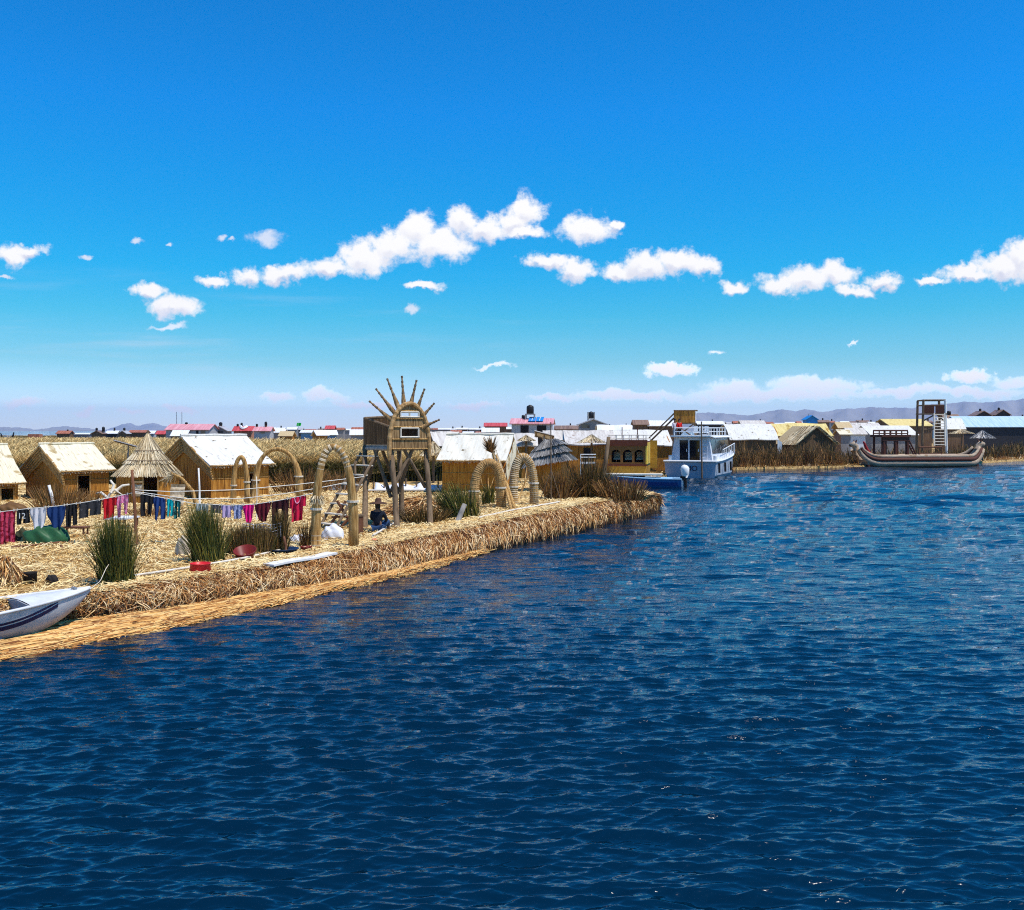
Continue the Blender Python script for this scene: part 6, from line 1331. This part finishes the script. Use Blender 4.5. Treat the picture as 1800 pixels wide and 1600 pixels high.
def house(label, px0, px1, ytop, yeave, d, roof, wall, a=0.0, dp=None, base=.40, name='house', cat='house', tanks=(), door=None, win=None, group=None, gableface=False, sag=.0, extra=None, ov=.25):
    k = d / F; w = (px1 - px0) * k; zr, ze = Z(ytop, d) - base, Z(yeave, d) - base; dp = dp or max(3.0, w * .8)
    t = thing(name, label, cat, (X((px0 + px1) / 2, d), d + dp / 2, base), a, group); hw, hd = w / 2, dp / 2
    if gableface:      # ridge runs away from us, the gable shows
        mb = MB(); mb.prism([(-hw + ov, -hd + ov, -.2), (hw - ov, -hd + ov, -.2), (hw - ov, -hd + ov, ze), (0, -hd + ov, zr - .1), (-hw + ov, -hd + ov, ze)], (0, dp - 2 * ov, 0)); wl = build('wall', mb, wall, t)
        mb = MB(); mb.sheet((-hw, hd, ze - .08), (0, -dp, 0), (hw, 0, zr - ze + .08), 6, 4, .1); mb.sheet((hw, -hd, ze - .08), (0, dp, 0), (-hw, 0, zr - ze + .08), 6, 4, .1); rf = build('roof', mb, roof, t)
    else:
        mb = MB(); mb.box((0, 0, ze / 2 - .1), (w - 2 * ov, dp - 2 * ov, ze + .2 - .1))
        for s in (-1, 1): mb.prism([(s * (hw - ov), -hd + ov, ze - .06), (s * (hw - ov), hd - ov, ze - .06), (s * (hw - ov), 0, zr - .12)], (-s * .08, 0, 0))
        wl = build('wall', mb, wall, t); mb = MB(); ph = random.random() * 6
        fn = (lambda u, v: -sag * math.sin(v * math.pi) + (sag * math.sin(u * 8 + ph) * .6 if sag > 0 else .03 * math.sin(u * 9 + ph))) if sag else None
        mb.sheet((-hw, -hd, ze - .05), (w, 0, 0), (0, hd, zr - ze + .05), 14, 6, .1, fn); mb.sheet((hw, hd, ze - .05), (-w, 0, 0), (0, -hd, zr - ze + .05), 14, 6, .1, fn); rf = build('roof', mb, roof, t)
    fy = -hd + ov
    for dr in (door or ()):
        x = X(dr[0], d) - X((px0 + px1) / 2, d); ww = dr[1] * k; hgt = Z(dr[2], d) - base; mb = MB(); mb.box((x, fy - .03, hgt / 2), (ww, .08, hgt)); build('door', mb, M['dark_hole'], t)  # black slab on the wall stands in for the dark inside the doorway
    for wn_ in (win or ()):
        x = X(wn_[0], d) - X((px0 + px1) / 2, d); mb = MB(); z0, z1 = Z(wn_[2] + wn_[3], d) - base, Z(wn_[2], d) - base; mb.box((x, fy - .02, (z0 + z1) / 2), (wn_[1] * k, .07, z1 - z0)); build('window', mb, M['glass'], wl)
    for tk in tanks:
        x = X(tk[0], d) - X((px0 + px1) / 2, d); zt = Z(tk[1], d) - base; r = tk[2] * k / 2; hgt = tk[3] * k; zb_ = zt - hgt
        mb = MB(); mb.lathe([(.01, zb_), (r, zb_), (r, zb_ + hgt * .72), (r * .9, zb_ + hgt * .86), (r * .35, zb_ + hgt * .97), (r * .3, zt), (.01, zt)], 14, (x, 0, 0)); tb = build('water_tank', mb, TANK, t, True)
        if len(tk) > 4:
            mb = MB()
            for sx in (-1, 1):
                for sy in (-1, 1): mb.bar((x + sx * r * 1.2, sy * r * 1.2, min(zr - .3, zb_ - .3)), (x + sx * r * 1.2, sy * r * 1.2, zb_ + (.9 * hgt if tk[4] == 2 else 0)), .06)
            mb.box((x, 0, zb_ - .05), (r * 2.7, r * 2.7, .1)); build('tank_stand', mb, M['wood_grey'], tb)
        elif zb_ > zr - .3: mb = MB(); mb.box((x, 0, (zb_ + zr - .4) / 2), (r * 1.4, r * 1.4, zb_ - zr + .4)); build('tank_stand', mb, M['wood'], tb)
    if extra: extra(t, w, dp, zr, ze, hw, hd, rf)
    return t
VG = 'village houses beyond the golden reed bed'
# --- left village, seen over the reeds
house('low rusty cabin with one tank, farthest left of the village', 97, 122, 757, 762, 230, M['rust_roof'], M['wall_brown'], tanks=[(114, 755, 3, 3)], group=VG)
house('low white tarp shelter between the rusty cabin and the brown gable', 124, 157, 761, 763, 235, M['white_roof'], M['wall_grey'], group=VG)
house('brown gabled cabin carrying two tanks close together', 158, 180, 757, 762, 225, M['brown_roof'], M['wall_brown'], tanks=[(165, 752, 4, 5), (177, 750, 5, 8)], group=VG, gableface=True)
house('white roofed cabin with a single dark tank', 184, 206, 757, 762, 240, M['white_roof'], M['wall_dark'], tanks=[(197, 752, 3, 5)], group=VG)
house('small brown cabin with a tank in the middle of its ridge', 206, 223, 757, 762, 225, M['grey_roof'], M['wall_brown'], tanks=[(214, 752, 4, 5)], group=VG, gableface=True)
house('long low brown building left of the white cabin and red roof', 224, 256, 756, 760, 230, M['rust_roof'], M['wall_brown'], group=VG)
house('plain white cabin between the long brown building and the red roof', 255, 271, 757, 762, 235, M['white_roof'], M['wall_lilac'], group=VG)
house('little red roofed cabin left of the big pink roofed house', 272, 290, 757, 763, 210, M['red_roof'], M['wall_brown'], group=VG)
def masts(t, w, dp, zr, ze, hw, hd, rf):
    for x in (-hw * .72, -hw * .48): mb = MB(); mb.bar((x, 0, ze), (x, 0, zr + 1.9), .05); build('antenna', mb, M['metal'], t)
    mb = MB(); mb.sheet((-hw * .6, -hd - 1.5, ze - 1.0), (hw * .75, 0, 0), (0, 1.4, .9), 4, 3, .08); build('lean_to_roof', mb, M['white_roof'], t)
    mb = MB(); mb.box((-hw * .22, -hd - .7, (ze - 1) / 2), (hw * .7, 1.2, ze - 1)); build('lean_to_wall', mb, M['wall_brown'], t)
house('big pale house with pink metal roof and two masts behind the large hut', 288, 368, 745, 755, 150, M['pink_roof'], M['wall_lilac'], tanks=[(317, 742, 5, 5)], extra=masts, door=[(346, 4, 757)], win=[(356, 8, 757, 5)], group=VG)
house('grey house with hipped pale roof and a tank on a stand', 367, 401, 749, 757, 155, M['grey_roof'], M['wall_grey'], tanks=[(383, 742, 6, 6)], win=[(387, 8, 758, 4)], group=VG, gableface=True)
def arc(t, w, dp, zr, ze, hw, hd, rf):
    n = Vector((0, -(zr - ze), hd)).normalized(); mb = MB(); s = lambda f: Vector((0, -hd * (1 - f), ze + (zr - ze) * f)) + n * .12
    mb.tube([Vector((hw * .6 * (i / 8 - .5), 0, 0)) + s(.75 - .4 * math.sin(math.pi * i / 8)) for i in range(9)], .22, 6); build('white_marking', mb, M['white_paint'], rf)
house('red roofed house with a white arc mark and two black tanks', 407, 444, 749, 757, 150, M['red_roof'], M['rust_roof'], tanks=[(413, 745, 4, 5), (420, 743, 4, 6)], extra=arc, group=VG)
house('house with red pink roof, grey wall and two tanks, right of the arc marked roof', 443, 476, 750, 757, 148, M['pink_roof'], M['wall_lilac'], tanks=[(447, 745, 4, 4), (463, 741, 5, 7)], win=[(461, 7, 758, 4)], group=VG)
house('low white shed right of the grey walled pink roof', 478, 500, 754, 760, 165, M['white_roof'], M['wall_grey'], group=VG)
house('round backed straw hut half sunk in the reeds', 488, 514, 758, 766, 140, M['thatch'], M['reed_wall'], group=VG, name='straw_hut', cat='hut')
house('blue walled shed below the bright green flag', 526, 552, 756, 760, 175, M['white_roof'], M['wall_blue'], group=VG)
house('straw gable hut with white roof right of the blue shed', 547, 571, 756, 765, 150, M['white_roof'], M['reed_wall'], a=R(30), group=VG, name='straw_hut', cat='hut')
house('white roofed hut touching the straw gable hut', 567, 589, 756, 764, 155, M['white_roof'], M['wall_blue'], a=R(20), group=VG)
house('bright red roof standing above the white roofed huts', 570, 588, 748, 754, 210, M['red_roof'], M['wall_brown'], group=VG)
house('white roofed hut close left of the stilt tower parapet', 612, 644, 755, 764, 150, M['white_roof'], M['wall_grey'], a=R(8), group=VG)
house('rust coloured roof behind the white roof by the tower', 616, 640, 751, 756, 200, M['rust_roof'], M['wall_brown'], group=VG)
d = 170; t = thing('green_flag', 'bright green flag on a pole over the village', 'flag', (X(524, d), d, .4)); mb = MB(); mb.bar((0, 0, 0), (0, 0, Z(744, d) - .4), .05); build('flagpole', mb, M['metal'], t); mb = MB(); mb.sheet((-.3, 0, Z(749, d) - .4), (.75, .1, .0), (0.1, 0, .55), 8, 4, .02, lambda u, v: .12 * math.sin(u * 9)); build('cloth', mb, flat('green_cloth', (.01, .55, .06), .7), t)
# --- middle: roofs between the tower and the boats
house('pink red roof far behind the orange walled hut', 850, 892, 743, 749, 190, M['red_roof'], M['wall_brown'], group=VG)
house('low white flat roof behind the orange walled hut', 846, 878, 752, 759, 120, M['white_roof'], M['wall_brown'], group=VG)
def panels(t, w, dp, zr, ze, hw, hd, rf):
    n = Vector((0, -(zr - ze), hd)).normalized(); u = Vector((0, hd, zr - ze)).normalized()
    for i in range(2):
        x0 = -hw * .15 + i * hw * .35; p = Vector((x0, -hd, ze)) + u * .5 + n * .12; mb = MB(); mb.sheet(p, (hw * .32, 0, 0), u * 1.7, 3, 3, .06); pn = build('solar_panel', mb, M['bright_blue'], rf)
        mb = MB(); mb.box(p + Vector((hw * .16, 0, 0)) + u * .85 + n * .02, (.05, 1.6, .02), Matrix.Rotation(math.atan2(zr - ze, hd), 4, 'X')); build('cell_border', mb, M['white_paint'], pn)
house('pink roofed house with blue solar panels and a tall water tank', 898, 976, 735, 744, 108, M['pink_roof'], M['wall_lilac'], a=R(-6), tanks=[(932.5, 711, 13, 16, 1), (920, 729, 6, 6)], door=[(925, 14, 748), (955, 16, 748)], extra=panels, group=VG)
house('low brown roof right of the pink roofed house', 975, 1018, 748, 754, 130, M['brown_roof'], M['wall_brown'], group=VG)
house('grey gabled house with a caged water tank', 1016, 1070, 736, 745, 112, M['grey_roof'], M['wall_grey'], gableface=True, tanks=[(1041, 723, 9, 12, 2)], win=[(1030, 14, 746, 6)], group=VG)
BG = 'pale roofed huts on the farther shore'
house('brown and white peaked roof behind the dry thatch parasol', 752, 806, 759, 782, 70, M['roof_lilac'], M['reed_wall_dark'], a=R(20), group=BG, name='reed_hut', cat='hut', sag=.06)
house('grey white roof just right of the orange walled hut', 898, 946, 762, 782, 66, M['roof_lilac'], M['reed_wall'], group=BG, name='reed_hut', cat='hut', sag=.06)
house('pinkish roof behind the pale solar panel', 955, 1000, 757, 772, 78, M['roof_lilac'], M['reed_wall_dark'], group=BG, name='reed_hut', cat='hut', sag=.06)
house('long grey white roof over a dark arched door, left of the yellow boat', 994, 1086, 757, 780, 76, M['roof_lilac'], M['reed_wall'], group=BG, name='reed_hut', cat='hut', sag=.08, door=[(1034, 16, 788)], dp=7)
house('long white roof between the yellow boat and the lookout stair', 1078, 1186, 756, 782, 90, M['roof_white'], M['reed_wall'], group=BG, name='reed_hut', cat='hut', sag=.08, dp=8)
house('humped white roof behind the yellow boat', 1050, 1112, 747, 758, 105, M['white_roof'], M['wall_brown'], group=BG, name='reed_hut', cat='hut', sag=-.3)
house('small brown shed behind the humped white roof', 1113, 1142, 738, 746, 140, M['brown_roof'], M['wall_brown'], group=VG)
house('long white roof left of the lookout box', 1138, 1192, 739, 748, 140, M['white_roof'], M['wall_brown'], group=VG)
house('dark walled white shed right of the lookout box', 1226, 1275, 740, 745, 118, M['white_roof'], M['wall_dark'], group=VG)
def flap(t, w, dp, zr, ze, hw, hd, rf): mb = MB(); mb.sheet((hw - .15, -hd - .02, ze - .05), (.5, 0.02, -.3), (.0, .05, -1.5), 3, 6, .04); build('side_flap', mb, M['white_roof'], t)
house('big bright white tarp roofed hut right of the white boat', 1283, 1369, 745, 772, 107, M['roof_white'], M['reed_wall_dark'], group=BG, name='reed_hut', cat='hut', sag=-.3, extra=flap, dp=7)
house('pale pink roof behind the big bright white roof', 1303, 1348, 739, 746, 150, M['roof_lilac'], M['wall_brown'], group=VG)
house('yellow thatched hut behind the low brown thatch gable', 1366, 1466, 744, 765, 116, M['roof_yellow'], M['reed_wall_orange'], group=BG, name='reed_hut', cat='hut', sag=.1, dp=6)
def porch(t, w, dp, zr, ze, hw, hd, rf):
    B, T = [], []
    for _ in range(900): 
        s = random.choice((-1, 1)); y = random.uniform(-hd - .2, hd * .2); f0 = random.random(); f1 = max(-.1, f0 - random.uniform(.2, .5)); q = lambda f: (s * hw * (1 - f), y, ze + (zr - ze) * f + .06); B.append(q(f0)); T.append(q(f1))
    ribbons('thatch', B, T, .10, M['thatch_blade'], rf)
house('low brown thatched gable shelter among the dry reeds', 1384, 1468, 749, 780, 108, M['thatch'], M['reed_wall_dark'], gableface=True, group=BG, name='thatch_shelter', cat='hut', extra=porch, dp=5, a=R(16))
house('grey box cabin with cream roof left of the reed boat prow', 1476, 1500, 755, 763, 118, M['roof_cream'], M['wall_grey'], group=BG)
house('brown ragged thatch hut behind the grey box cabin', 1473, 1500, 742, 752, 135, M['thatch'], M['reed_wall'], group=BG, name='straw_hut', cat='hut')
house('white pavilion behind the left prow of the reed boat', 1491, 1526, 752, 763, 120, M['roof_lilac'], M['white_cloth'], group=BG)
house('brown pink roof above the white pavilion', 1496, 1552, 743, 752, 145, M['roof_lilac'], M['wall_brown'], group=BG)
house('long white corrugated roof behind the reed boat cabin', 1530, 1616, 748, 764, 128, M['roof_white'], M['wall_grey'], group=BG, dp=7)
house('wide yellow roof left of the timber lookout', 1564, 1642, 736, 748, 150, M['roof_yellow'], M['wall_brown'], group=BG, dp=8)
house('yellow edged white roof right of the timber lookout', 1655, 1699, 735, 754, 138, M['roof_white'], M['wall_brown'], group=BG)
def shutters(t, w, dp, zr, ze, hw, hd, rf):
    mb = MB(); mb.box((hw * .32, -hd + .2, ze * .55), (1.3, .1, ze * .6)); build('window', mb, M['lightblue'], t)
house('long dark building with a pale blue metal roof at the right edge', 1696, 1880, 731, 750, 150, M['blue_roof'], M['wall_dark'], a=R(-4), dp=9, extra=shutters, group=BG)
def tent(t, w, dp, zr, ze, hw, hd, rf): mb = MB(); mb.bar((-hw * .2, 0, ze), (-hw * .2, 0, zr + .3), .06); build('tent_pole', mb, M['metal'], t)
house('bright blue canvas tent peak far behind the yellow hut', 1416, 1440, 730, 737, 190, M['bright_blue'], M['bright_blue'], gableface=True, name='tent', cat='tent', extra=tent)
house('dark gabled cabin with a tank, left one above the blue metal roof', 1714, 1746, 722, 730, 175, M['brown_roof'], M['wall_dark'], tanks=[(1730, 718, 4, 4)], group=VG, gableface=True)
house('dark gabled cabin with a tank, right one above the blue metal roof', 1749, 1779, 720, 729, 175, M['brown_roof'], M['wall_dark'], tanks=[(1763, 716, 4, 4)], group=VG, gableface=True)
house('brown cabin with a square tank behind the timber lookout', 1660, 1690, 728, 736, 190, M['brown_roof'], M['wall_brown'], tanks=[(1674, 722, 7, 7)], group=VG)
# --- the far rows, a few pixels each
rd = random.Random(11); FAR = 'tiny far village houses along the horizon'
ROOFS = [('white', M['white_roof']), ('grey', M['grey_roof']), ('brown', M['brown_roof']), ('rust red', M['rust_roof']), ('white', M['white_roof'])]
def far_row(x0, x1, yb, d, step):
    x = x0
    while x < x1:
        w = rd.uniform(9, 24); cn, rm_ = rd.choice(ROOFS); h = rd.uniform(2.5, 6)
        house('tiny %s roofed house in the far rows on the horizon' % cn, x, x + w, yb - h, yb - h * .35, d * rd.uniform(.92, 1.1), rm_, rd.choice([M['wall_brown'], M['wall_grey'], M['wall_dark'], M['wall_lilac']]), group='tiny %s roofed houses of the far rows' % cn, base=.2, name='far_house', tanks=[(x + w * .5, yb - h - 3.5, 2.5, 3.4)] if rd.random() < .3 else ())
        x += w * rd.uniform(.7, 1.1) + rd.uniform(0, step)
far_row(468, 640, 757, 300, 5); far_row(745, 900, 756, 300, 3); far_row(770, 850, 762, 210, 6); far_row(975, 1190, 753, 260, 4); far_row(1230, 1420, 746, 280, 3); far_row(1250, 1310, 751, 200, 6); far_row(1430, 1640, 744, 290, 3); far_row(1480, 1620, 749, 210, 8); far_row(1655, 1800, 738, 300, 6); far_row(640, 760, 758, 300, 8)
# small boat and red shelter far out at the left
d = 210; c = Vector((X(14, d), d, 1.9)); t = thing('far_boat', 'dark small boat with upright ends in the reeds at the far left', 'boat', c); mb = MB(); mb.tube([(-1.6, 0, 1.6), (-1.2, 0, .5), (0, 0, .2), (1.0, 0, .5), (1.3, 0, 1.8)], [.08, .3, .4, .3, .08], 8); build('hull', mb, M['dark_hole'], t); mb = MB(); mb.box((-.2, 0, .75), (1.2, .6, .4)); build('seat', mb, M['grey_in'], t)
d = 190; c = Vector((X(62, d), d, 1.9)); t = thing('red_shelter', 'rust red low shelter with two yellow corners in the reeds at the far left', 'shelter', c); mb = MB(); mb.box((0, 0, .75), (2.2, 1.4, 1.3)); build('wall', mb, M['rust_roof'], t)
for s in (-.9, 1.2): mb = MB(); mb.lathe([(.3, 0), (.28, .4), (.02, .75)], 9, (s, -.9, .05)); build('yellow_cover', mb, M['yellow'], t)
